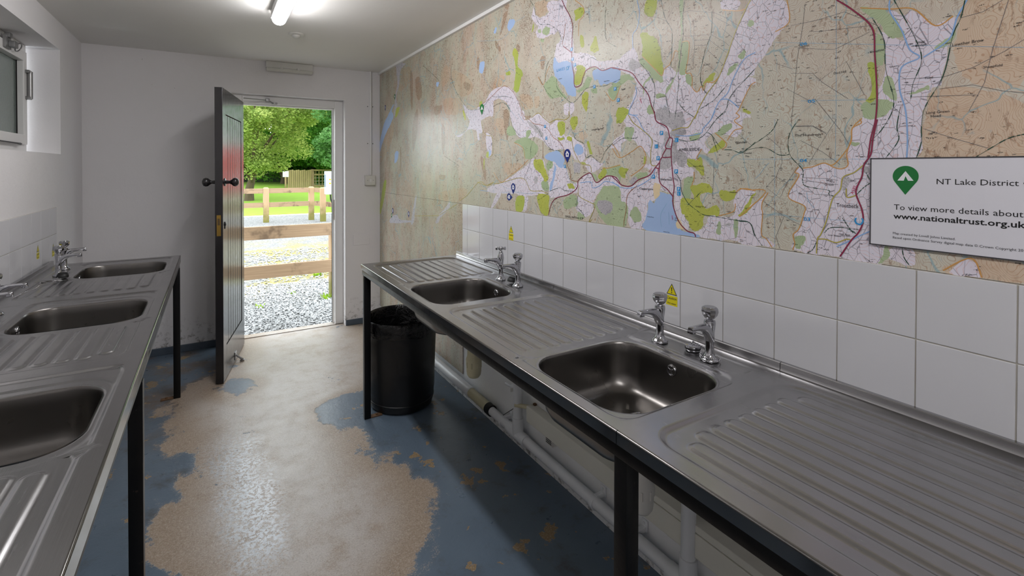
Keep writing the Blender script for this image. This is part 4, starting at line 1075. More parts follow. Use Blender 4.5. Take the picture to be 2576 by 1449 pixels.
def make_unit_meshes(L, b0, b1, t0, v0, v1, lip):
    cu, cv = (b0 + b1) / 2, (v0 + v1) / 2
    hu, hv = (b1 - b0) / 2, (v1 - v0) / 2
    split = b1 + 0.025
    te = L - 0.040

    def H(u, v):
        z = 0.0
        a0, a1 = t0, split + 0.04
        z -= 0.0045 * sstep(-sd_rr(u, v, (a0 + a1) / 2, (0.034 + 0.452) / 2, (a1 - a0) / 2, (0.452 - 0.034) / 2, 0.05), -0.002, 0.010)
        if b0 - t0 > 0.05:
            z -= 0.0022 * sstep(-sd_rr(u, v, cu, cv, hu + 0.040, hv + 0.020, 0.10), -0.002, 0.012)
        d0 = split - 0.03
        dB = sd_rr(u, v, (d0 + te) / 2, (0.045 + 0.548) / 2, (te - d0) / 2, (0.548 - 0.045) / 2, 0.06)
        zb = -0.0065 * sstep(-dB, -0.001, 0.011)
        if u > split - 0.02:
            z = min(z, zb)
        else:
            z -= 0.002 * sstep(-sd_rr(u, v, (t0 + split) / 2, 0.508, (split - t0) / 2 - 0.02, 0.042, 0.035), -0.001, 0.008)
        # nine flat-topped ribs
        if u > split and 0.07 < v < 0.53:
            p = 0.0485
            i = round((v - 0.103) / p)
            if 0 <= i <= 8:
                vc = 0.103 + i * p
                a, b = split + 0.027 + (0.012 if i in (0, 8) else 0), te - 0.045 - (0.02 if i in (0, 8) else 0)
                d = sd_rr(u, v, (a + b) / 2, vc, (b - a) / 2, 0.0165, 0.014)
                z += 0.0040 * sstep(-d, -0.006, 0.004)
        return z

    W0, W1 = 0.005, 0.592
    mb = MB()
    # bowl half: rays from the bowl mouth to the rectangle
    ths = [2 * PI * i / 150 for i in range(150)]
    rect = (0.0, split, W0, W1)
    for pu in (rect[0], rect[1]):
        for pv in (rect[2], rect[3]):
            ths.append(math.atan2(pv - cv, pu - cu) % (2 * PI))
    ths = sorted(ths)
    n = len(ths)
    rings = 44
    vs = []
    for j in range(rings + 1):
        t = j / rings
        for th in ths:
            a = ray_rr(th, cu, cv, hu, hv, BR)
            c, s_ = math.cos(th), math.sin(th)
            ts = []
            if c > 1e-9: ts.append((rect[1] - cu) / c)
            if c < -1e-9: ts.append((rect[0] - cu) / c)
            if s_ > 1e-9: ts.append((rect[3] - cv) / s_)
            if s_ < -1e-9: ts.append((rect[2] - cv) / s_)
            m = min(ts)
            b = (cu + c * m, cv + s_ * m)
            u, v = a[0] + (b[0] - a[0]) * t, a[1] + (b[1] - a[1]) * t
            dist = math.hypot(u - a[0], v - a[1])
            z = H(u, v) - 0.0018 * (1 - sstep(dist, 0, 0.007))
            vs.append((u, v, z))
    fs = []
    for j in range(rings):
        for i in range(n):
            fs.append((j * n + i, j * n + (i + 1) % n, (j + 1) * n + (i + 1) % n, (j + 1) * n + i))
    mb.add(vs, fs)
    # drainer half: a fine grid
    nu, nv = int((L - split) / 0.004), int((W1 - W0) / 0.0035)
    vs = []
    for i in range(nu + 1):
        u = split + (L - split) * i / nu
        for j in range(nv + 1):
            v = W0 + (W1 - W0) * j / nv
            vs.append((u, v, H(u, v) if 0 < i < nu else (0 if i == nu else H(u, v))))
    fs = [(i * (nv + 1) + j, (i + 1) * (nv + 1) + j, (i + 1) * (nv + 1) + j + 1, i * (nv + 1) + j + 1) for i in range(nu) for j in range(nv)]
    mb.add(vs, fs)
    me_top = mb.mesh('worktop', m_steel, 60)

    def extr(prof, u0, u1):
        vs, fs = [], []
        for u in (u0, u1):
            for p in prof:
                vs.append((u, p[0], p[1]))
        q = len(prof)
        for i in range(q - 1):
            fs.append((i, i + 1, q + i + 1, q + i))
        fs.append(tuple(range(q)))
        fs.append(tuple(range(q, 2 * q)))
        return vs, fs
    e = 0.0008
    fe = MB()
    fe.add(*extr([(0.0052, 0.0), (0.0035, -0.0001), (0.0016, -0.0006), (0.0004, -0.0018), (0, -0.0034), (0, -0.0046), (0, -lip + 0.001), (0, -lip), (0.010, -lip), (0.010, -lip + 0.0017), (0.0016, -lip + 0.0017), (0.0016, -0.006)], e, L - e))
    fe.box(e, e + 0.0012, 0.002, 0.592, -0.026, -0.0002)
    fe.box(L - e - 0.0012, L - e, 0.002, 0.592, -0.026, -0.0002)
    me_front = fe.mesh('front_edge', m_lip, 40)
    us = MB()
    us.add(*extr([(0.5915, 0.0), (0.595, 0.0012), (0.597, 0.005), (0.597, 0.0205), (0.599, 0.0225), (0.611, 0.0225), (0.611, 0.0), (0.60, -0.002)], e, L - e))
    me_up = us.mesh('upstand', m_steel, 40)
    # bowl
    prof = [(0.0, -0.0063), (0.0016, -0.0085), (0.003, -0.014), (0.006, -0.04), (0.011, -0.095), (0.017, -0.122), (0.028, -0.141), (0.045, -0.149), (0.075, -0.1525), (0.11, -0.1545)]
    bw = MB()
    cw = cv + 0.070
    vs, fs = [], []
    nb_ = 96
    for off, z in prof:
        for i in range(nb_):
            th = 2 * PI * i / nb_
            u, v = ray_rr(th, cu, cv, hu - off, hv - off, max(0.02, BR - off * 0.6))
            vs.append((u, v, z))
    for i in range(nb_):
        th = 2 * PI * i / nb_
        vs.append((cu + 0.040 * math.cos(th), cw + 0.040 * math.sin(th), -0.156))
    q = len(prof) + 1
    for j in range(q - 1):
        for i in range(nb_):
            fs.append((j * nb_ + i, j * nb_ + (i + 1) % nb_, (j + 1) * nb_ + (i + 1) % nb_, (j + 1) * nb_ + i))
    bw.add(vs, fs)
    me_bowl = bw.mesh('bowl', m_bowl, 80)
    ws = MB().lathe([(0.042, -0.1552), (0.040, -0.1535), (0.034, -0.154), (0.031, -0.158), (0.029, -0.170), (0.029, -0.19)], 28, (cu, cw, 0), cap=False)
    for a in (0, PI / 2):
        ws.tube([(cu - 0.03 * math.cos(a), cw - 0.03 * math.sin(a), -0.159), (cu + 0.03 * math.cos(a), cw + 0.03 * math.sin(a), -0.159)], 0.003, 6)
    me_waste = ws.mesh('waste', m_chrome, 50)
    ov = MB()
    vw = cv + hv - 0.0065
    ov.lathe([(0.0165, 0.003), (0.0165, -0.001), (0.0145, -0.003), (0.0115, -0.002), (0.0105, 0.001)], 26, (cu - 0.005, vw, -0.040), axis='y', cap=False)
    ov.lathe([(0.0035, -0.004), (0.0035, 0.003)], 8, (cu - 0.005, vw, -0.040), axis='y')
    for a in (0.4, 0.4 + 2 * PI / 3, 0.4 + 4 * PI / 3):
        ov.tube([(cu - 0.005, vw - 0.0005, -0.040), (cu - 0.005 + 0.011 * math.cos(a), vw - 0.0005, -0.040 + 0.011 * math.sin(a))], 0.0016, 6)
    me_ov = ov.mesh('overflow', m_chrome, 50)
    oh = MB().lathe([(0.0112, 0.0032), (0.0005, 0.0032)], 22, (cu - 0.005, vw, -0.040), axis='y')
    me_oh = oh.mesh('overflow_hole', m_rubber)
    return (('worktop', me_top), ('front_edge', me_front), ('upstand', me_up), ('bowl', me_bowl), ('waste', me_waste), ('overflow', me_ov), ('overflow_hole', me_oh))


CZ = 0.8651
RL = 0.9875
RX0 = 0.7217
LX0 = -0.1747
LL = 0.920
unit_R = make_unit_meshes(RL, 0.028, 0.400, 0.014, 0.048, 0.430, 0.028)
unit_L = make_unit_meshes(LL, 0.125, 0.475, 0.028, 0.058, 0.436, 0.041)


def sink_unit(parts, M, label, group):
    o = empty('sink_unit', (0, 0, 0), label=label, cat='sink', group=group)
    o.matrix_world = M
    ovr = None
    for nme, me in parts:
        c = link(nme, me, o if nme != 'overflow_hole' else ovr)
        if nme == 'overflow':
            ovr = c
    return o


def m_right(y0):
    m = Matrix(((0, 1, 0), (1, 0, 0), (0, 0, 1))).to_4x4()
    m = Matrix(((0, 1, 0, RX0), (1, 0, 0, y0), (0, 0, 1, CZ), (0, 0, 0, 1)))
    return m


def m_left(y1):
    return Matrix(((0, -1, 0, LX0), (-1, 0, 0, y1), (0, 0, 1, CZ), (0, 0, 0, 1)))


S1, S2 = 1.7128, 0.7253
gR, gL = 'sink units along the map wall', 'sink units along the window wall'
sink_unit(unit_R, m_right(S1), 'stainless sink under the map, the one over the black bin nearest the door', gR)
sink_unit(unit_R, m_right(S2), 'stainless sink under the map with two dome-headed taps and chrome plug', gR)
sink_unit(unit_R, m_right(S2 - RL), 'stainless drainer unit at the bottom right corner, below the white sign', gR)
YL0 = 3.519
sink_unit(unit_L, m_left(YL0), 'stainless sink on the window side, farthest unit nearest the open door', gL)
sink_unit(unit_L, m_left(YL0 - LL), 'stainless sink on the window side, middle unit of the left run', gL)
sink_unit(unit_L, m_left(YL0 - 2 * LL), 'stainless sink on the window side, nearest unit at the bottom left corner', gL)


def stand(label, x_front, sgn, y0, y1, leg_ys, leg_x, foot, drop=0.0):
    CZ = 0.8651 - drop
    o = empty('sink_stand', (x_front, y1, 0), label=label, cat='steel stand')

    def ad(mb, name, m=m_black_steel, par=None):
        ob = mb.build(name, m, par or o, 40)
        if par is None:
            ob.matrix_parent_inverse = Matrix.Translation(o.location).inverted()
        return ob
    xa, xb = sorted((x_front + sgn * 0.006, x_front + sgn * 0.042))
    ad(MB().box(xa, xb, y0, y1, CZ - 0.060, CZ - 0.0285, bev=0.004), 'front_rail')
    xa, xb = sorted((x_front + sgn * 0.565, x_front + sgn * 0.598))
    ad(MB().box(xa, xb, y0, y1, CZ - 0.064, CZ - 0.030, bev=0.003), 'back_rail')
    for ly in leg_ys:
        if abs(ly - leg_ys[1]) > 0.001 or True:
            xa, xb = sorted((x_front + sgn * 0.042, x_front + sgn * 0.565))
            ad(MB().box(xa, xb, ly - 0.016, ly + 0.016, CZ - 0.0635, CZ - 0.0315 - 0.0), 'cross_rail')
        lg = ad(MB().box(leg_x - 0.018, leg_x + 0.018, ly - 0.018, ly + 0.018, 0.0, CZ - 0.059, bev=0.003), 'leg')
        f = MB().box(*sorted((leg_x - 0.016, leg_x + foot * 0.085)), ly - 0.016, ly + 0.016, 0.0, 0.006, bev=0.001)
        f.lathe([(0.007, 0.006), (0.007, 0.012), (0.003, 0.013)], 6, (leg_x + foot * 0.055, ly, 0))
        ad(f, 'foot_plate', m_rust, lg)
    return o


stand('black steel stand carrying the right hand row of sinks', RX0, 1, -0.26, 2.6995, (2.672, 0.722, -0.24), RX0 + 0.026, 1)
stand('black steel stand carrying the left hand row of sinks', LX0, -1, 0.76, YL0 - 0.001, (3.485, 1.70, 0.78), LX0 - 0.021, -1, 0.014)


# ------------------------------------------------------------------ taps
def tap(kind):
    o = empty('tap', (0, 0, 0))
    b = MB().lathe([(0.0245, 0.0), (0.0250, 0.003), (0.0225, 0.0065), (0.0155, 0.012), (0.0125, 0.022), (0.0113, 0.038), (0.0115, 0.060), (0.0130, 0.080), (0.0152, 0.098), (0.0160, 0.106), (0.0150, 0.112), (0.0100, 0.114)], 22)
    # the spout grows out of the column: deep at the root, a slim level bar towards the tip
    sec = [(0.004, 0.068, 0.034, 0.0125), (-0.006, 0.074, 0.031, 0.0125), (-0.016, 0.085, 0.0205, 0.0120), (-0.027, 0.0935, 0.0135, 0.0112), (-0.042, 0.0985, 0.0090, 0.0102),
           (-0.060, 0.1010, 0.0068, 0.0094), (-0.078, 0.1025, 0.0062, 0.0090), (-0.088, 0.1025, 0.0066, 0.0088), (-0.091, 0.1020, 0.0050, 0.0070)]
    vs, fs, n = [], [], 16
    for x, zc_, hz_, wy in sec:
        for k in range(n):
            t = 2 * PI * k / n
            c, s_ = math.cos(t), math.sin(t)
            e = 0.75
            vs.append((x, wy * math.copysign(abs(c) ** e, c), zc_ + hz_ * math.copysign(abs(s_) ** e, s_)))
    for j in range(len(sec) - 1):
        for k in range(n):
            fs.append((j * n + k, j * n + (k + 1) % n, (j + 1) * n + (k + 1) % n, (j + 1) * n + k))
    fs += [tuple(range(n)), tuple((len(sec) - 1) * n + k for k in range(n))]
    b.add(vs, fs)
    body = b.build('tap_body', m_chrome, o, 50)
    MB().box(-0.0925, -0.0755, -0.0088, 0.0088, 0.0900, 0.1005, bev=0.003).build('nozzle', m_chrome, body, 40)
    if kind == 'dome':
        hd = MB().lathe([(0.0085, 0.110), (0.0090, 0.1165), (0.0135, 0.1195), (0.0205, 0.129), (0.0232, 0.139), (0.0222, 0.1465), (0.0180, 0.1500)], 10)
        hd.lathe([(0.0168, 0.1498), (0.0160, 0.1512), (0.0005, 0.1516)], 20)
        hd.build('tap_handle', m_chrome, o, 25)
    else:
        hd = MB().lathe([(0.0155, 0.112), (0.0130, 0.126), (0.0100, 0.136), (0.0065, 0.139), (0.0060, 0.146)], 18)
        hd.lathe([(0.0085, 0.1440), (0.0108, 0.1455), (0.0108, 0.1580), (0.0095, 0.1600), (0.0005, 0.1605)], 16)
        for a in (0.25, 0.25 + PI / 2, 0.25 + PI, 0.25 + 3 * PI / 2):
            c, s_ = math.cos(a), math.sin(a)
            hd.tube([(0.008 * c, 0.008 * s_, 0.152), (0.018 * c, 0.018 * s_, 0.152), (0.031 * c, 0.031 * s_, 0.1515)], [0.0038, 0.0036, 0.0052], 10)
        hd.build('tap_handle', m_chrome, o, 45)
    return o


tap_d = tap('dome')
tap_x = tap('cross')
used = [0]


def place_tap(x, y, rz, label, group, proto=tap_d):
    o = proto if proto.get('label') is None else copy_tree(proto)
    o.location = (x, y, CZ)
    o.rotation_euler = (0, 0, rz)
    tag(o, label, 'tap', group)
    return o


gt = 'chrome pillar taps of the right hand sinks'
gt2 = 'chrome pillar taps of the left hand sinks'
place_tap(1.216, 1.997, 0, 'chrome tap with a cross-shaped handle on the sink over the bin', gt, tap_x)
place_tap(1.214, 1.843, 0.05, 'chrome dome-headed tap beside the cross-handled tap and black plug', gt)
place_tap(1.216, 1.037, 0.0, 'chrome dome-headed tap directly below the larger yellow hot water sticker', gt)
place_tap(1.220, 0.866, 0.06, 'chrome dome-headed tap with a plug chain wound round its foot', gt)
place_tap(-0.671, 3.142, PI - 0.12, 'chrome dome-headed tap behind the black plug on the far left sink', gt2)
place_tap(-0.689, 3.337, PI + 0.05, 'chrome dome-headed tap nearest the far wall on the left sinks', gt2)
place_tap(-0.700, 2.43, PI - 0.05, 'chrome tap cut by the left frame edge, the farther of its pair', gt2)
place_tap(-0.700, 2.275, PI + 0.02, 'chrome tap cut by the left frame edge, the nearer of its pair', gt2)


# ------------------------------------------------------------------ plugs on chains
def chain_pts(path, step=0.0052):
    P = [Vector(p) for p in catmull(path, False, 14)]
    out, acc = [P[0]], 0
    for a, b in zip(P[:-1], P[1:]):
        acc += (b - a).length
        if acc >= step:
            out.append(b)
            acc = 0
    return out


bead_bm = None


def chain(path, r=0.0021, step=0.0052):
    mb = MB()
    pts = chain_pts(path, step)
    for p in pts:
        mb.ball(p, r, 6)
    mb.tube(pts, r * 0.35, 5)
    return mb


def plug(label, x, y, chrome, path, rz=0.0, tilt=0.0):
    o = empty('sink_plug', (x, y, CZ), label=label, cat='sink plug')
    if chrome:
        b = MB().lathe([(0.0200, 0.0), (0.0215, 0.004), (0.0215, 0.0095), (0.0235, 0.0100), (0.0240, 0.0145), (0.0215, 0.0165), (0.005, 0.0172)], 26)
        body = b.build('plug_body', m_chrome, o, 40)
        MB().lathe([(0.0222, 0.0045), (0.0228, 0.0065), (0.0222, 0.0090)], 26, cap=False).build('plug_seal', m_rubber, body, 60)
    else:
        b = MB().lathe([(0.0235, 0.0), (0.0240, 0.005), (0.0215, 0.014), (0.0185, 0.017), (0.0185, 0.0205), (0.0150, 0.0225), (0.004, 0.0225)], 20)
        if tilt:
            b.xf(Matrix.Translation((0, 0, 0.006)) @ Matrix.Rotation(tilt, 4, 'Y'))
        body = b.build('plug_body', m_rubber, o, 30)
    rg = [(0.006 * math.cos(a), 0, 0.020 + 0.006 * math.sin(a)) for a in [2 * PI * k / 12 for k in range(13)]]
    MB().tube(rg, 0.0013, 5).build('plug_ring', m_chrome, body, 60)
    c = chain([(p[0] - x, p[1] - y, p[2] - CZ) for p in path])
    c.build('chain', m_chrome, o, 60)
    return o


z0 = CZ + 0.003
plug('black rubber plug lying on the sink ledge between the two far right taps', 1.222, 1.905, False,
     [(1.222, 1.905, CZ + 0.026), (1.236, 1.895, CZ + 0.012), (1.245, 1.885, z0), (1.243, 1.862, z0), (1.235, 1.85, z0)], tilt=0.22)
plug('round chrome plug with a coiled chain beside the nearest right tap', 1.243, 0.938, True,
     [(1.243, 0.938, CZ + 0.024), (1.250, 0.925, CZ + 0.020), (1.255, 0.905, CZ + 0.012), (1.252, 0.895, CZ + 0.004), (1.243, 0.882, CZ + 0.007), (1.228, 0.890, CZ + 0.008), (1.206, 0.886, CZ + 0.008),
      (1.193, 0.868, CZ + 0.005), (1.198, 0.846, CZ + 0.005), (1.220, 0.838, CZ + 0.006), (1.242, 0.848, CZ + 0.006), (1.248, 0.868, CZ + 0.006), (1.236, 0.888, CZ + 0.011), (1.212, 0.890, CZ + 0.012), (1.198, 0.872, CZ + 0.011), (1.205, 0.850, CZ + 0.010), (1.228, 0.846, CZ + 0.010)])
plug('black rubber plug lying by the tap foot on the far left sink', -0.640, 3.062, False,
     [(-0.640, 3.062, CZ + 0.026), (-0.652, 3.045, CZ + 0.010), (-0.662, 3.02, z0), (-0.650, 2.99, z0), (-0.672, 2.965, z0), (-0.690, 2.92, z0), (-0.688, 2.86, z0), (-0.705, 2.80, z0), (-0.715, 2.74, z0), (-0.72, 2.68, z0)], tilt=0.06)


# ------------------------------------------------------------------ yellow hot water stickers
def caution(label, x, sx, y, ztop, w=0.044, h=0.072):
    """sx = -1: faces -X (right wall); +1: faces +X (left wall)"""
    o = empty('caution_sticker', (x, y, ztop - h / 2), label=label, cat='sticker', group='yellow hot water warning stickers')
    ry = -1 if sx < 0 else 1

    def P(a, q, lay):
        return (sx * (0.0003 + lay * 0.00025), ry * a, q + h / 2)
    th = w * 0.84
    t1 = MB().add([P(-w / 2 * 0.94, -th, 0), P(w / 2 * 0.94, -th, 0), P(0, 0, 0)], [(0, 1, 2)])
    t1.build('warning_triangle', m_black, o)
    k = 0.82
    cy = -th * 0.64
    tri = [(-w / 2 * 0.94 * k, cy + (-th - cy) * k), (w / 2 * 0.94 * k, cy + (-th - cy) * k), (0, cy + (0 - cy) * k)]
    MB().add([P(a, q, 1) for a, q in tri], [(0, 1, 2)]).build('triangle_field', m_yellow, o)
    ex_ = MB().add([P(-0.0022, -th * 0.34, 2), P(0.0022, -th * 0.34, 2), P(0.0012, -th * 0.70, 2), P(-0.0012, -th * 0.70, 2)], [(0, 1, 2, 3)])
    ex_.add([P(0.0021 * math.cos(a), -th * 0.80 + 0.0021 * math.sin(a), 2) for a in [2 * PI * q / 10 for q in range(10)]], [tuple(range(10))])
    ex_.build('exclamation_mark', m_black, o)
    MB().add([P(-w / 2, -th - 0.003, 0), P(w / 2, -th - 0.003, 0), P(w / 2, -h, 0), P(-w / 2, -h, 0)], [(0, 1, 2, 3)]).build('word_panel', m_yellow, o)
    tx = MB()
    for body, sz, q in (('Caution', 0.0125, -th - 0.0155), ('Hot water', 0.0085, -h + 0.0045)):
        vs, fs = text_mesh(body, sz, 0.01, 'CENTER')
        tx.add([P(v.x, q + v.y, 1) for v in vs], fs)
    tx.build('sticker_lettering', m_black, o)
    return o


TX = XR - 0.0031
caution('small yellow hot water sticker on the tiles above the cross-handled tap', TX, -1, 2.083, 1.111, 0.043, 0.074)
caution('yellow hot water sticker on the tiles behind the nearest right taps', TX, -1, 1.086, 1.0225, 0.045, 0.074)
TXL = XL + 0.0051
caution('yellow hot water sticker on the left tiles, fully in view', TXL, 1, 3.317, 1.006, 0.044, 0.073)
caution('yellow hot water sticker on the left tiles half hidden behind the far taps', TXL, 1, 3.592, 0.975, 0.044, 0.073)
# ------------------------------------------------------------------ bin with its liner
def make_bin():
    cx, cy, Hh = 0.985, 2.765, 0.525
    o = empty('waste_bin', (cx, cy, 0), label='black round plastic bin lined with a black bag under the far right sink', cat='bin')
    prof = [(0.168, 0.0), (0.182, 0.008), (0.188, 0.03), (0.192, 0.06), (0.205, 0.40), (0.209, 0.470), (0.214, 0.474), (0.214, 0.512), (0.209, 0.518), (0.204, 0.505), (0.196, 0.1), (0.18, 0.02)]
    b = MB().lathe(prof, 48)
    for z in (0.05, 0.445):
        r = 0.191 if z < 0.1 else 0.2075
        b.lathe([(r, z - 0.004), (r + 0.003, z - 0.002), (r + 0.003, z + 0.002), (r, z + 0.004)], 48, cap=False)
    b.build('bin_body', m_black_plastic, o, 50)
    # the bag: sunk inside, folded over the rim, with a crumpled hem
    n, rows = 72, []
    prof = [(0.10, 0.20), (0.168, 0.26), (0.186, 0.36), (0.198, 0.46), (0.2035, 0.508), (0.207, 0.522), (0.2125, 0.5255), (0.2175, 0.518), (0.2185, 0.50), (0.2190, 0.475), (0.2195, 0.452), (0.2175, 0.442)]
    vs, fs = [], []
    for j, (r, z) in enumerate(prof):
        for i in range(n):
            t = 2 * PI * i / n
            amp = 0.020 if j < 3 else (0.012 if j < 4 else (0.0015 if j < 9 else 0.0028))
            w = mnoise.noise(Vector((math.cos(t) * 3.1, math.sin(t) * 3.1, j * 0.7)))
            w2 = mnoise.noise(Vector((math.cos(t) * 9, math.sin(t) * 9, j * 0.35 + 4)))
            rr = r + amp * (w + 0.6 * w2) + (0.0012 if j > 6 else 0)
            zz = z + (0.010 * w if j >= 10 else 0.012 * w2 if j < 3 else 0.003 * w)
            vs.append((rr * math.cos(t), rr * math.sin(t), zz))
    for j in range(len(prof) - 1):
        for i in range(n):
            fs.append((j * n + i, j * n + (i + 1) % n, (j + 1) * n + (i + 1) % n, (j + 1) * n + i))
    fs.append(tuple(range(n)))
    MB().add(vs, fs).build('bin_liner', m_bag, o, 60)
    rp = [(0.2205 * math.cos(t), 0.2205 * math.sin(t), 0.470 + 0.003 * math.sin(3 * t)) for t in [2 * PI * k / 48 for k in range(49)]]
    MB().tube(rp, 0.0022, 6, cap=False).build('liner_band', m_bag, o, 60)


make_bin()

# ------------------------------------------------------------------ waste pipe along the foot of the map wall
wpx, wpz, wr = 1.290, 0.105, 0.0225
m_pipe = mat('white_painted_pipe', srgb(196, 199, 204), 0.35, fn=lambda t, b: t.put(b.inputs['Base Color'], t.mix(t.noise(t.pos(), 8, 4), srgb(226, 228, 231), srgb(210, 212, 214))))
pipe = empty('waste_pipe', (wpx, 1.95, wpz), label='white plastic waste pipe clipped along the foot of the map wall', cat='pipe')


def up_(o):
    o.parent = pipe
    o.matrix_parent_inverse = Matrix.Translation(pipe.location).inverted()
    return o


MB = MB
up_(MB().tube([(wpx, -0.6, wpz - 0.012), (wpx, 2.28, wpz + 0.004)], wr, 20).build('pipe_run', m_pipe, None, 60))
up_(MB().tube([(wpx, 2.23, wpz + 0.004), (wpx, 2.50, wpz + 0.006)], wr * 1.22, 20).build('pipe_sleeve', m_cream, None, 60))
up_(MB().tube([(wpx, 2.46, wpz + 0.006), (wpx, 3.20, wpz + 0.012)], wr * 1.30, 20).build('wide_pipe', m_pipe, None, 60))
up_(MB().tube([(wpx, 2.205, wpz + 0.004), (wpx, 2.245, wpz + 0.004)], wr * 1.34, 20).build('rubber_coupling', m_rubber, None, 60))
up_(MB().tube([(wpx, 2.44, wpz + 0.006), (wpx, 2.47, wpz + 0.006)], wr * 1.40, 20).build('pipe_collar', m_pipe, None, 60))
teey = 1.955
t_ = MB().tube([(wpx, teey - 0.075, wpz), (wpx, teey + 0.075, wpz)], wr * 1.22, 20).tube([(wpx, teey, wpz), (wpx, teey, wpz + 0.085)], wr * 1.22, 20)
up_(t_.build('pipe_tee', m_pipe, None, 60))
up_(MB().tube([(wpx, teey, wpz + 0.08), (wpx, teey, 0.62), (wpx - 0.02, teey - 0.01, 0.645), (wpx - 0.08, teey - 0.01, 0.655)], wr, 18).build('riser_pipe', m_pipe, None, 60))
t_ = MB().tube([(wpx, 0.985 - 0.07, wpz - 0.006), (wpx, 0.985 + 0.07, wpz - 0.006)], wr * 1.22, 20).tube([(wpx, 0.985, wpz), (wpx, 0.985, wpz + 0.085)], wr * 1.22, 20)
up_(t_.build('pipe_tee', m_pipe, None, 60))
up_(MB().tube([(wpx, 0.985, wpz + 0.08), (wpx, 0.985, 0.60), (wpx - 0.02, 0.985, 0.63), (wpx - 0.08, 0.985, 0.64)], wr, 18).build('riser_pipe', m_pipe, None, 60))
for cy in (2.09, 1.41, 1.20):
    zc_ = wpz - 0.004
    c = MB().tube([(wpx, cy - 0.009, zc_), (wpx, cy + 0.009, zc_)], wr + 0.003, 20, cap=True)
    c.box(wpx + 0.004, WALLX - 0.001, cy - 0.009, cy + 0.009, zc_ + 0.012, zc_ + 0.030, bev=0.002)
    c.box(WALLX - 0.008, WALLX - 0.0005, cy - 0.014, cy + 0.014, zc_ + 0.01, zc_ + 0.052, bev=0.003)
    c.tube([(WALLX - 0.008, cy, zc_ + 0.042), (WALLX - 0.011, cy, zc_ + 0.042)], 0.005, 8, 0)
    up_(c.build('pipe_clip', m_pipe, None, 50))


def trap(label, x, y, zt, r, m):
    o = empty('bottle_trap', (x, y, zt - 0.14), label=label, cat='trap')
    b = MB().lathe([(0.004, 0.0), (r * 0.72, 0.003), (r * 0.93, 0.014), (r, 0.03), (r * 1.02, 0.072), (r * 1.02, 0.074)], 26)
    for k in range(8):
        a = 2 * PI * k / 8
        c, s_ = math.cos(a), math.sin(a)
        b.tube([(r * 1.0 * c, r * 1.0 * s_, 0.050), (r * 1.0 * c, r * 1.0 * s_, 0.074)], 0.0035, 6)
    b.build('trap_cup', m, o, 50)
    t = MB().lathe([(r * 1.06, 0.0745), (r * 1.06, 0.085), (r * 0.9, 0.10), (r * 0.86, 0.135), (0.022, 0.15), (0.021, 0.2215)], 26)
    t.tube([(0, 0, 0.115), (0.05, 0.0, 0.115), (0.09, 0.0, 0.112)], 0.019, 14)
    t.build('trap_body', m, o, 50)


trap('cream bottle trap hanging below the far right sink, beside the bin', 1.031, 1.927, 0.593, 0.034, m_cream)
trap('white bottle trap hanging below the right sink, beside the near stand leg', 1.031, 0.940, 0.593, 0.033, m_pvc)

# small supply pipes and their valve between bin and riser
vy = 2.015
vp = empty('supply_pipe', (1.315, vy, 0.33), label='thin white supply pipe with isolating valve beside the waste riser', cat='pipe')
q = MB().tube([(0, 0, 0.36), (0, 0, 0.0), (0, -0.02, -0.075)], 0.0075, 10).tube([(0, 0, -0.03), (-0.01, 0.05, -0.03), (-0.005, 0.085, -0.035)], 0.0065, 10)
q.build('copper_run', m_pipe, vp, 60)
MB().tube([(0, 0, -0.005), (0, 0, -0.055)], 0.012, 12).tube([(0.0, -0.028, -0.03), (0.0, 0.032, -0.03)], 0.0115, 12).build('valve_body', m_pipe, vp, 50)
MB().box(-0.030, -0.012, -0.004, 0.004, -0.040, -0.022, bev=0.002).build('valve_lever', m_pvc, vp)
MB().tube([(-0.004, -0.03, -0.05), (-0.012, -0.01, -0.12), (-0.018, 0.09, -0.20)], 0.0016, 6).build('hanging_wire', m_rubber, vp, 60)
br_ = empty('pipe_bracket', (1.300, 1.92, 0.255), label='rust-stained cream bracket holding the waste riser', cat='bracket')
MB().tube([(-0.028, 0.034, 0.0), (0.03, -0.042, 0.004)], 0.0105, 12).build('bracket_arm', m_cream, br_, 60)
MB().box(0.022, 0.036, -0.060, -0.045, -0.045, 0.03, bev=0.002).build('bracket_plate', m_rust, br_)

m_panel = mat('cream_painted_board', srgb(224, 222, 210), 0.4, fn=lambda t, b: t.put(b.inputs['Base Color'], t.mix(t.noise(t.pos(), 5, 4), srgb(228, 226, 216), srgb(212, 209, 196))))
bd = empty('boxed_panel', (WALLX, 0.6, 0.235), label='long cream boxed panel fixed low on the wall below the right sinks', cat='panel')
MB().box(-0.048, 0, -1.9, 1.285, -0.034, 0.042, bev=0.003).build('panel_board', m_panel, bd)
MB().box(-0.046, 0, -1.9, 0.56, 0.0445, 0.068, bev=0.002).build('panel_strip', m_panel, bd)
vn = empty('air_vent', (WALLX, 1.735, 0.180), label='tiny white slotted vent block under the white wall panel', cat='vent')
MB().box(-0.030, 0, -0.030, 0.024, -0.020, 0.020, bev=0.002).build('vent_body', m_pvc, vn)
sl = MB()
for i in range(4):
    sl.box(-0.020, -0.010, 0.0238, 0.0246, -0.014 + i * 0.008, -0.010 + i * 0.008)
    sl.box(-0.0306, -0.0298, -0.022, 0.016, -0.014 + i * 0.008, -0.010 + i * 0.008)
sl.build('vent_slot', m_black, vn)

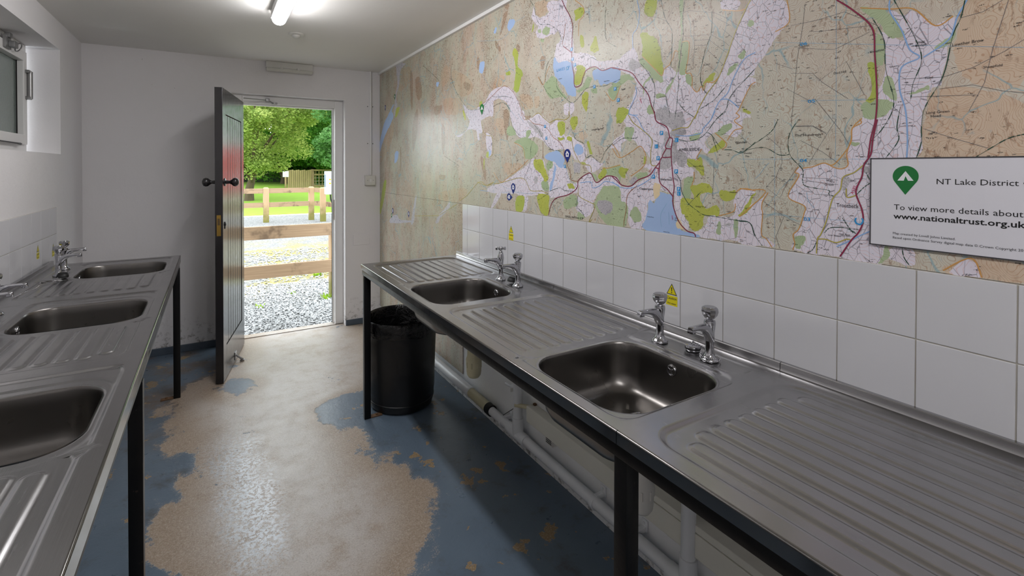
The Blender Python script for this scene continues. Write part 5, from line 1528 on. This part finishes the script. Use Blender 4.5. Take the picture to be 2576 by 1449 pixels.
# ------------------------------------------------------------------ fittings on the far wall and ceiling
cd = empty('wall_conduit', (1.245, YF, 1.343), label='white cable conduit running from the ceiling down to the wall socket plate', cat='conduit')
MB().tube([(0, -0.012, 0.0), (0, -0.012, 0.935)], 0.0115, 14).build('conduit_tube', m_gloss_white, cd, 60)
for z in (0.62, 0.285):
    s_ = MB().box(-0.030, 0.030, -0.004, 0, -0.009, 0.009, bev=0.001).tube([(0, -0.012, -0.008), (0, -0.012, 0.008)], 0.0135, 14)
    cl = s_.build('saddle_clip', m_gloss_white, cd, 50)
    MB().lathe([(0.0042, -0.004), (0.0035, -0.0062), (0.0005, -0.0064)], 8, (-0.0235, 0, z * 0), axis='y').build('clip_screw', m_black_steel, cl)
    MB().lathe([(0.0042, -0.004), (0.0035, -0.0062), (0.0005, -0.0064)], 8, (0.0235, 0, 0), axis='y').build('clip_screw', m_black_steel, cl)
    cl.location = (0, 0, z)
sw_ = empty('switch_box', (1.238, YF, 1.294), label='small white surface-mounted switch box on the wall right of the door', cat='switch')
MB().box(-0.046, 0.046, -0.030, 0, -0.045, 0.046, bev=0.004).build('back_box', m_pvc, sw_)
pl = MB().box(-0.044, 0.044, -0.036, -0.0298, -0.043, 0.044, bev=0.003).build('face_plate', m_pvc, sw_)
MB().box(-0.008, 0.008, -0.039, -0.0355, -0.014, 0.014, bev=0.002).build('rocker', m_gloss_white, sw_)
MB().lathe([(0.0035, -0.036), (0.003, -0.0372), (0.0005, -0.0374)], 8, (-0.026, 0, 0), axis='y').build('screw', m_dull, pl)
MB().lathe([(0.0035, -0.036), (0.003, -0.0372), (0.0005, -0.0374)], 8, (0.026, 0, 0), axis='y').build('screw', m_dull, pl)
bp = tag(MB().box(1.090, 1.236, YF - 0.005, YF, 0.712, 0.809, bev=0.002).build('blanking_plate', m_wall_far), 'rectangular plate painted over on the far wall beside the map', 'plate')

em = empty('emergency_light', (0.560, YF, 2.225), label='white bulkhead emergency light mounted above the door by the ceiling', cat='light')
MB().box(-0.182, 0.182, -0.050, 0, -0.002, 0.0525, bev=0.006).build('housing', m_pvc, em)
MB().box(-0.180, 0.180, -0.068, -0.004, -0.028, -0.0025, bev=0.010).build('diffuser', m_clear, em)
for x in (-0.065, 0.065):
    MB().box(x - 0.012, x + 0.012, -0.073, -0.048, -0.012, 0.010, bev=0.003).build('clip', m_pvc, em)
dt = empty('ceiling_sensor', (0.476, 3.345, ZC), label='small round white sensor dome on the ceiling', cat='sensor')
MB().lathe([(0.050, 0.0), (0.050, -0.005), (0.046, -0.009), (0.030, -0.010)], 30).build('base_ring', m_pvc, dt, 40)
MB().lathe([(0.028, -0.009), (0.026, -0.018), (0.018, -0.025), (0.004, -0.028)], 24).build('sensor_dome', m_pvc, dt, 50)

def tube_light(y, label):
    tl = empty('tube_light', (0.322, y, ZC), label=label, cat='light', group='ceiling tube lights')
    LY = 0.71
    MB().box(-0.040, 0.040, -LY, LY, -0.045, 0, bev=0.004).build('light_base', m_gloss_white, tl)
    dp = []
    for k in range(17):
        a = math.radians(180 * k / 16)
        dp.append((0.036 * math.cos(a), -0.044 - 0.040 * math.sin(a) ** 0.85))
    vs, fs = [], []
    ysl = [(-LY - 0.004, 0.55), (-LY + 0.010, 0.86), (-LY + 0.03, 1.0), (LY - 0.03, 1.0), (LY - 0.010, 0.86), (LY + 0.004, 0.55)]
    for yy, sc in ysl:
        for a, b in dp:
            vs.append((a * (0.7 + 0.3 * sc), yy, -0.045 + (b + 0.045) * sc))
    n = len(dp)
    for j in range(len(ysl) - 1):
        for i in range(n - 1):
            fs.append((j * n + i, j * n + i + 1, (j + 1) * n + i + 1, (j + 1) * n + i))
    fs.append(tuple(range(n)))
    fs.append(tuple((len(ysl) - 1) * n + k for k in range(n)))
    MB().add(vs, fs).build('light_diffuser', m_lamp, tl, 60)
    MB().box(-0.016, 0.016, LY - 0.002, LY + 0.022, -0.052, -0.026, bev=0.003).build('end_clip', m_clear, tl)


tube_light(2.205, 'lit white tube light on the ceiling between camera and door')
tube_light(-0.85, 'unseen tube light added on the ceiling behind the camera')  # added out of view to brighten the near right end

# ------------------------------------------------------------------ outside: ground
GZ = -0.03
gnd = MB().add([(-22, 4.486, GZ), (24, 4.486, GZ), (24, 15.6, GZ), (-22, 15.6, GZ)], [(0, 1, 2, 3)])
gnd.box(-22, 24, 4.486, 15.6, GZ - 0.4, GZ - 0.01)
struct('gravel_yard', gnd, m_gravel_ground)['label'] = 'grey gravel yard'
lawn = MB()
gx = [(-40 + 2.0 * i) for i in range(46)]
gy = [15.4, 15.8, 16.2, 17, 18, 20, 23, 26, 30, 36, 44, 60, 90]
vs = []
for y in gy:
    for x in gx:
        e = 15.75 + 0.25 * mnoise.noise(Vector((x * 0.5, 0, 3))) if y == 15.4 else y
        vs.append((x, e, GZ + 0.012 + 0.05 * max(0, (y - 30)) * 0.22 + (0.06 * mnoise.noise(Vector((x * .3, y * .3, 0))) if y > 17 else 0)))
fs = [(j * len(gx) + i, j * len(gx) + i + 1, (j + 1) * len(gx) + i + 1, (j + 1) * len(gx) + i) for j in range(len(gy) - 1) for i in range(len(gx) - 1)]
struct('lawn', MB().add(vs, fs), m_grass, None, 60)

# loose chippings in front of the door (real stones, too many to single out)
def ico(sub=1):
    bm = bmesh.new()
    bmesh.ops.create_icosphere(bm, subdivisions=sub, radius=1.0)
    v = np.array([w.co[:] for w in bm.verts])
    f = np.array([[x.index for x in q.verts] for q in bm.faces])
    bm.free()
    return v, f


iv, if_ = ico(1)


def stones(name, N, fx_, size, label):
    x, y = fx_(N)
    r = size * rng.uniform(0.55, 1.3, N)
    sc = np.stack([r * rng.uniform(0.8, 1.5, N), r * rng.uniform(0.6, 1.1, N), r * rng.uniform(0.25, 0.55, N)], 1)
    jit = rng.uniform(0.72, 1.22, (N, len(iv), 1))
    V = iv[None] * jit * sc[:, None, :]
    a = rng.uniform(0, 2 * PI, N)
    tl_ = rng.normal(0, 0.35, N)
    c, s_ = np.cos(tl_)[:, None], np.sin(tl_)[:, None]
    X_, Z_ = V[..., 0] * c - V[..., 2] * s_, V[..., 0] * s_ + V[..., 2] * c
    V[..., 0], V[..., 2] = X_, Z_
    c, s_ = np.cos(a)[:, None], np.sin(a)[:, None]
    X_, Y_ = V[..., 0] * c - V[..., 1] * s_, V[..., 0] * s_ + V[..., 1] * c
    V[..., 0], V[..., 1] = X_ + x[:, None], Y_ + y[:, None]
    V[..., 2] += GZ + sc[:, 2:3] * 0.55 + rng.uniform(0, 0.010, (N, 1))
    F = if_[None] + (np.arange(N) * len(iv))[:, None, None]
    me = bpy.data.meshes.new(name)
    V = V.reshape(-1, 3).astype(np.float32)
    F = F.reshape(-1, 3).astype(np.int32)
    me.vertices.add(len(V))
    me.vertices.foreach_set('co', V.ravel())
    me.loops.add(F.size)
    me.loops.foreach_set('vertex_index', F.ravel())
    me.polygons.add(len(F))
    me.polygons.foreach_set('loop_start', np.arange(0, F.size, 3, dtype=np.int32))
    me.polygons.foreach_set('loop_total', np.full(len(F), 3, dtype=np.int32))
    me.materials.append(m_stone)
    me.update()
    me.validate()
    return tag(link(name, me), label, 'gravel', kind='stuff')


def wedge(y0, y1):
    def fn(N):
        y = y0 + (y1 - y0) * rng.uniform(0, 1, N) ** 0.9
        lo, hi = 0.03 * y - 0.35, 0.245 * y + 0.25
        return lo + (hi - lo) * rng.uniform(0, 1, N), y
    return fn


stones('gravel', 11500, wedge(4.51, 6.4), 0.012, 'loose grey stone chippings just outside the door')
stones('gravel', 2600, wedge(6.3, 9.0), 0.016, 'loose grey stone chippings beyond the near fence')


# ------------------------------------------------------------------ fences
def rail(mb, p, q, h, t=0.045, off=0.0):
    P, Q = Vector(p), Vector(q)
    d = (Q - P).normalized()
    n_ = Vector((-d.y, d.x, 0)).normalized() * t / 2
    vs = []
    for c in (P, Q):
        for sx, sz in ((-1, -1), (1, -1), (1, 1), (-1, 1)):
            vs.append((c.x + n_.x * sx, c.y + n_.y * sx, c.z + sz * h / 2))
    mb.add(vs, [(0, 1, 2, 3), (4, 7, 6, 5), (0, 4, 5, 1), (1, 5, 6, 2), (2, 6, 7, 3), (3, 7, 4, 0)])
    return mb


def post(mb, x, y, w, zt, cap=True):
    mb.box(x - w / 2, x + w / 2, y - w / 2, y + w / 2, GZ - 0.05, zt - 0.02)
    k = w / 2
    mb.add([(x - k, y - k, zt - 0.02), (x + k, y - k, zt - 0.02), (x + k, y + k, zt - 0.02), (x - k, y + k, zt - 0.02), (x - k * .6, y - k * .6, zt + 0.004), (x + k * .6, y - k * .6, zt + 0.004), (x + k * .6, y + k * .6, zt + 0.004), (x - k * .6, y + k * .6, zt + 0.004)],
           [(0, 1, 5, 4), (1, 2, 6, 5), (2, 3, 7, 6), (3, 0, 4, 7), (4, 5, 6, 7)])
    return mb


f1 = empty('timber_fence', (1.15, 5.47, GZ), label='two-railed timber fence close outside the open door', cat='fence')


def rel(o, root):
    o.parent = root
    o.matrix_parent_inverse = Matrix.Translation(root.location).inverted()
    return o


rel(rail(MB(), (-1.9, 5.415, 0.738), (1.21, 5.425, 0.738), 0.130).build('rail', m_wood), f1)
rel(rail(MB(), (-1.9, 5.415, 0.336), (1.21, 5.425, 0.336), 0.130).build('rail', m_wood), f1)
rel(post(MB(), 1.172, 5.50, 0.10, 0.79).build('post', m_post), f1)
rel(post(MB(), -0.90, 5.50, 0.10, 0.79).build('post', m_post), f1)
f2 = empty('timber_fence', (1.21, 13.78, GZ), label='two-railed timber fence across the yard in front of the lawn', cat='fence')
C2 = (2.356, 13.92)
for z in (0.795, 0.425):
    rel(rail(MB(), (-4.5, 13.62, z), (C2[0] - 0.07, 13.85, z + 0.005), 0.128).build('rail', m_wood), f2)
for (x, y) in ((1.21, 13.84), C2, (-1.2, 13.72), (-3.6, 13.68)):
    rel(post(MB(), x, y, 0.135, 0.885).build('post', m_post), f2)
f3 = empty('timber_fence', (2.55, 13.37, GZ), label='timber fence turning the corner towards the grey electric cabinet', cat='fence')
dxy = Vector((0.35, -0.94))
for z in (0.80, 0.43):
    rel(rail(MB(), (C2[0] + 0.08, C2[1] - 0.12, z), (C2[0] + 2.1, C2[1] - 4.6, z), 0.128).build('rail', m_wood), f3)
for (x, y) in ((2.56, 13.37), (3.25, 11.65), (3.95, 9.9)):
    rel(post(MB(), x, y, 0.135, 0.88).build('post', m_post), f3)
tag(MB().box(2.06, 2.50, 9.9, 10.1, GZ, GZ + 0.13, bev=0.01).build('timber_block', m_wood), 'low sawn timber block standing on the gravel', 'timber block')

# grey electric cabinet on a post
eb_ = empty('electric_cabinet', (2.50, 11.55, 0.79), label='pale grey electric cabinet on a post by the yard fence', cat='cabinet')
m_cab = mat('pale_grey_cabinet', srgb(206, 210, 214), 0.4)
MB().box(-0.235, 0.25, -0.10, 0.12, 0, 0.535, bev=0.012).build('cabinet_body', m_cab, eb_)
MB().box(-0.215, 0.235, -0.108, -0.10, 0.02, 0.515, bev=0.004).build('cabinet_door', m_cab, eb_)
MB().box(-0.2365, -0.2345, -0.075, 0.09, 0.17, 0.46).build('side_notice', mat('blue_grey_notice', srgb(96, 116, 132), 0.5), eb_)
for z in (0.33, 0.24):
    MB().box(-0.175, -0.125, -0.1095, -0.1075, z, z + 0.035).build('warning_label', m_yellow, eb_)
MB().box(-0.05, 0.05, 0.0, 0.10, -0.82, 0.0, bev=0.004).build('cabinet_post', m_post, eb_)
MB().tube([(-0.12, 0.02, 0.02), (-0.11, 0.02, -0.12), (-0.06, 0.01, -0.25), (-0.06, -0.01, -0.80)], 0.016, 8).build('cable', m_rubber, eb_, 60)

# board fence and notice far behind the lawn
bf = empty('board_fence', (5.0, 32.0, 0.0), label='brown close-boarded fence at the back of the lawn', cat='fence')
m_board = mat('brown_fence_boards', srgb(168, 148, 106), 0.85, fn=lambda t, b: t.put(b.inputs['Base Color'], t.mix(t.noise(t.mapping(t.pos(), scale=(8, 8, 1)), 1.0, 4), srgb(186, 164, 120), srgb(132, 116, 80))))
bme_ = None
xb = -0.98
i = 0
while xb < 0.42:
    w = 0.118
    b = MB().box(0, w - 0.012, 0, 0.022, -0.1, 1.265 + 0.02 * ((i * 7) % 3 - 1), bev=0.004).build('board', m_board, bf)
    b.location = (xb, 0.012 * (i % 2), 0)
    xb += w
    i += 1
MB().box(0.43, 0.60, -0.05, 0.10, -0.1, 1.31, bev=0.01).build('fence_post', m_wood, bf)
for z in (1.20, 0.92, 0.20):
    MB().box(0.60, 2.6, -0.01, 0.05, z, z + 0.10, bev=0.006).build('crossbar', m_board, bf)
xb = 0.68
while xb < 2.5:
    b = MB().box(0, 0.05, 0.05, 0.075, -0.1, 1.26, bev=0.003).build('lattice_slat', m_board, bf)
    b.location = (xb, 0, 0)
    xb += 0.20
for z in (0.35, 0.55, 0.75):
    MB().box(0.60, 2.6, 0.055, 0.07, z, z + 0.022).build('wire', m_dull, bf)
nt_ = empty('notice_board', (3.84, 31.4, 0.0), label='small white notice on a post before the board fence', cat='notice')
MB().box(-0.17, 0.17, -0.03, 0, 0.84, 1.20, bev=0.006).build('notice_panel', mat('white_notice', srgb(226, 228, 228), 0.5), nt_)
MB().box(-0.05, 0.05, 0, 0.09, -0.1, 1.10, bev=0.006).build('notice_post', m_post, nt_)


# ------------------------------------------------------------------ trees
def leaf_cloud(centres, radii, per, size, flatten=0.7, seed=1):
    r = np.random.default_rng(seed)
    P = []
    for c, rad in zip(centres, radii):
        d = r.normal(0, 1, (per, 3))
        d /= np.linalg.norm(d, axis=1)[:, None]
        d *= (r.uniform(0.15, 1, (per, 1)) ** 0.5) * rad
        d[:, 2] *= flatten
        P.append(d + np.array(c))
    P = np.concatenate(P)
    N = len(P)
    s_ = size * r.uniform(0.6, 1.35, N)
    a = r.normal(0, 1, (N, 3))
    a[:, 2] *= 0.45
    a /= np.linalg.norm(a, axis=1)[:, None]
    b = r.normal(0, 1, (N, 3))
    b -= a * (a * b).sum(1)[:, None]
    b /= np.linalg.norm(b, axis=1)[:, None]
    V = np.stack([P - a * s_[:, None] * 0.6, P + b * s_[:, None] * 0.34, P + a * s_[:, None] * 0.6, P - b * s_[:, None] * 0.34], 1).reshape(-1, 3)
    return V.astype(np.float32), N


def quads_obj(name, V, N, m, parent):
    me = bpy.data.meshes.new(name)
    me.vertices.add(4 * N)
    me.vertices.foreach_set('co', V.ravel())
    me.loops.add(4 * N)
    me.loops.foreach_set('vertex_index', np.arange(4 * N, dtype=np.int32))
    me.polygons.add(N)
    me.polygons.foreach_set('loop_start', np.arange(0, 4 * N, 4, dtype=np.int32))
    me.polygons.foreach_set('loop_total', np.full(N, 4, dtype=np.int32))
    me.materials.append(m)
    me.update()
    o = link(name, me, parent)
    o['kind'] = 'stuff'
    return o


def tree(label, x, y, h, cr, zlow, m, n_cl, per, leaf, seed, trunk_r=0.16, lean=0.0, forks=5, clump=0.75, squash=0.62, grp='trees beyond the lawn'):
    r = np.random.default_rng(seed)
    o = empty('tree', (x, y, 0), label=label, cat='tree', group=grp)
    tr = MB()
    fz = max(0.7, zlow * 0.75)
    tr.tube([(0, 0, -0.1), (0.04 * lean, 0, fz * 0.5), (lean * 0.5, 0.0, fz), (lean, 0.1, h * 0.6)], [trunk_r * 1.25, trunk_r, trunk_r * 0.8, trunk_r * 0.2], 10)
    tr.build('trunk', m_bark, o, 60)
    cz = (zlow + h) / 2
    hz = (h - zlow) / 2
    for k in range(forks):
        a = 2 * PI * k / forks + r.uniform(-0.4, 0.4)
        rr = cr * r.uniform(0.55, 0.85)
        s0 = fz * r.uniform(0.6, 1.0)
        e = (math.cos(a) * rr, math.sin(a) * rr, cz + hz * r.uniform(-0.5, 0.3))
        MB().tube([(lean * 0.4, 0, s0), (e[0] * 0.35, e[1] * 0.35, s0 + (e[2] - s0) * 0.45), (e[0] * 0.7, e[1] * 0.7, s0 + (e[2] - s0) * 0.75), e],
                  [trunk_r * 0.5, trunk_r * 0.36, trunk_r * 0.22, trunk_r * 0.08], 7).build('branch', m_bark, o, 60)
    C, R = [], []
    for k in range(n_cl):
        d = r.normal(0, 1, 3)
        d /= np.linalg.norm(d)
        q = r.uniform(0.35, 1.0) ** 0.5
        C.append((d[0] * cr * q, d[1] * cr * q, cz + d[2] * hz * q))
        R.append(clump * r.uniform(0.6, 1.25))
    V, N = leaf_cloud(C, R, per, leaf, squash, seed + 50)
    quads_obj('foliage', V, N, m, o)
    return o


tree('small lime-green tree with forked trunk on the lawn', 1.36, 23.2, 7.2, 3.0, 1.25, m_leaf_lime, 140, 760, 0.090, 3, 0.17, 0.25, 6, 0.72)
tree('tall lime-green tree standing behind the forked one', -1.4, 30.0, 11, 4.2, 1.6, m_leaf_lime, 140, 520, 0.125, 5, 0.22, 0.0, 5, 1.0)
tree('deep green spreading tree behind the board fence', 8.3, 36.0, 13, 5.8, 1.9, m_leaf_dark, 200, 480, 0.145, 7, 0.26, 0.3, 7, 1.1)
tree('broad mid-green tree between lime tree and board fence', 5.0, 42.0, 12, 5.5, 0.8, m_leaf_dark, 170, 240, 0.24, 9, 0.26, 0.0, 5, 1.2)
tree('cool green tree overhanging the electric cabinet at the door edge', 5.9, 19.5, 6.6, 2.55, 2.0, m_leaf_cool, 120, 520, 0.11, 13, 0.15, 0.0, 5, 0.62)
tree('distant green tree low behind the lime-green ones', -3.0, 48.0, 12, 6.5, 0.4, m_leaf_dark, 150, 220, 0.28, 17, 0.25, 0.0, 4, 1.4)
tree('dense dark bush filling the gap behind the board fence', 9.6, 40.0, 6.5, 4.2, -0.3, m_leaf_dark, 150, 220, 0.22, 23, 0.16, 0.0, 4, 1.1)
tree('low green bush between the board fence and the cabinet', 8.2, 30.5, 4.6, 2.4, 0.5, m_leaf_cool, 80, 240, 0.17, 29, 0.10, 0.0, 4, 0.8)
tree('distant pale tree at the far right behind the dark tree', 15.0, 50.0, 14, 7.5, 0.6, m_leaf_cool, 170, 220, 0.30, 19, 0.25, 0.0, 4, 1.5)

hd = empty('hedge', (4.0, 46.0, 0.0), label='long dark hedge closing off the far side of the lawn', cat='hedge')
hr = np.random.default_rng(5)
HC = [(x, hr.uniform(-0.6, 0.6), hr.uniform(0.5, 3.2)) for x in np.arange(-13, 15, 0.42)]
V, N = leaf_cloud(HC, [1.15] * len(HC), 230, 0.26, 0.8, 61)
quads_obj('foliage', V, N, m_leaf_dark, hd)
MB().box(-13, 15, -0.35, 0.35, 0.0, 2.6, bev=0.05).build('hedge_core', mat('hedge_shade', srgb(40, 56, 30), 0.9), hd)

# low plants in the gravel by the near fence
def tuft(label, x, y, n, h, m, seed, flat=False):
    r = random.Random(seed)
    mb = MB()
    for k in range(n):
        a = r.uniform(0, 2 * PI)
        d = r.uniform(0.0, 0.05)
        L_ = h * r.uniform(0.6, 1.2)
        px, py = x + math.cos(a) * d, y + math.sin(a) * d
        ox, oy = math.cos(a) * L_ * 0.6, math.sin(a) * L_ * 0.6
        wx, wy = -math.sin(a) * 0.006, math.cos(a) * 0.006
        z = GZ - 0.002
        mb.add([(px - wx, py - wy, z), (px + wx, py + wy, z), (px + ox * .5 + wx, py + oy * .5 + wy, z + L_ * .7), (px + ox * .5 - wx, py + oy * .5 - wy, z + L_ * .7), (px + ox, py + oy, z + L_ * .8)],
               [(0, 1, 2, 3), (3, 2, 4)])
    return tag(mb.build('grass_tuft', m), label, 'grass', 'grass tufts in the gravel')


m_tuft = leaf_mat('tuft_green', srgb(150, 190, 50), srgb(180, 206, 70), srgb(120, 160, 50))
tuft('bright green grass tuft in the gravel below the lower rail', 1.20, 6.65, 46, 0.085, m_tuft, 2)
tuft('small weed at the foot of the near fence post', 1.08, 5.44, 30, 0.07, m_tuft, 4)
tuft('small green weed in the gravel left of the post', 0.42, 5.45, 16, 0.035, m_tuft, 6)
tuft('tiny green weed in the gravel at mid yard', 0.78, 5.85, 14, 0.03, m_tuft, 8)

# a red van parked out of sight to the right: only its reflection reaches the gloss door and the tiles
van = empty('parked_van', (7.4, 17.2, GZ), 0.35, label='red van parked outside, seen only as a reflection in the door', cat='van')
m_red = mat('red_van_paint', srgb(168, 34, 28), 0.3)
m_van_w = mat('van_white', srgb(225, 222, 220), 0.4)
bdv = MB()
pr_ = [(-2.3, 0.35), (-2.3, 1.95), (-2.15, 2.1), (0.9, 2.1), (1.25, 2.0), (1.75, 1.25), (2.4, 1.1), (2.5, 0.9), (2.5, 0.35)]
n = len(pr_)
vs = [(a, -0.9, b) for a, b in pr_] + [(a, 0.9, b) for a, b in pr_]
bdv.add(vs, [tuple(range(n)), tuple(range(2 * n - 1, n - 1, -1))] + [(i, (i + 1) % n, n + (i + 1) % n, n + i) for i in range(n)])
bdv.build('van_body', m_red, van)
MB().box(-2.32, 2.52, -0.915, 0.915, 0.32, 0.52, bev=0.02).build('bumper', m_van_w, van)
MB().add([(1.30, -0.82, 1.93), (1.30, 0.82, 1.93), (1.74, 0.82, 1.30), (1.74, -0.82, 1.30)], [(0, 1, 2, 3)]).xf(Matrix.Translation((0.02, 0, 0.012))).build('windscreen', m_rubber, van)
for s_ in (-1, 1):
    MB().box(0.35, 1.15, *sorted((s_ * 0.9, s_ * 0.912)), 1.30, 1.90, bev=0.005).build('side_window', m_rubber, van)
    for x in (-1.5, 1.65):
        MB().lathe([(0.33, -0.11), (0.34, -0.09), (0.34, 0.09), (0.33, 0.11), (0.18, 0.115)], 24, (x, s_ * 0.82, 0.34), axis='y').build('wheel', m_rubber, van, 50)
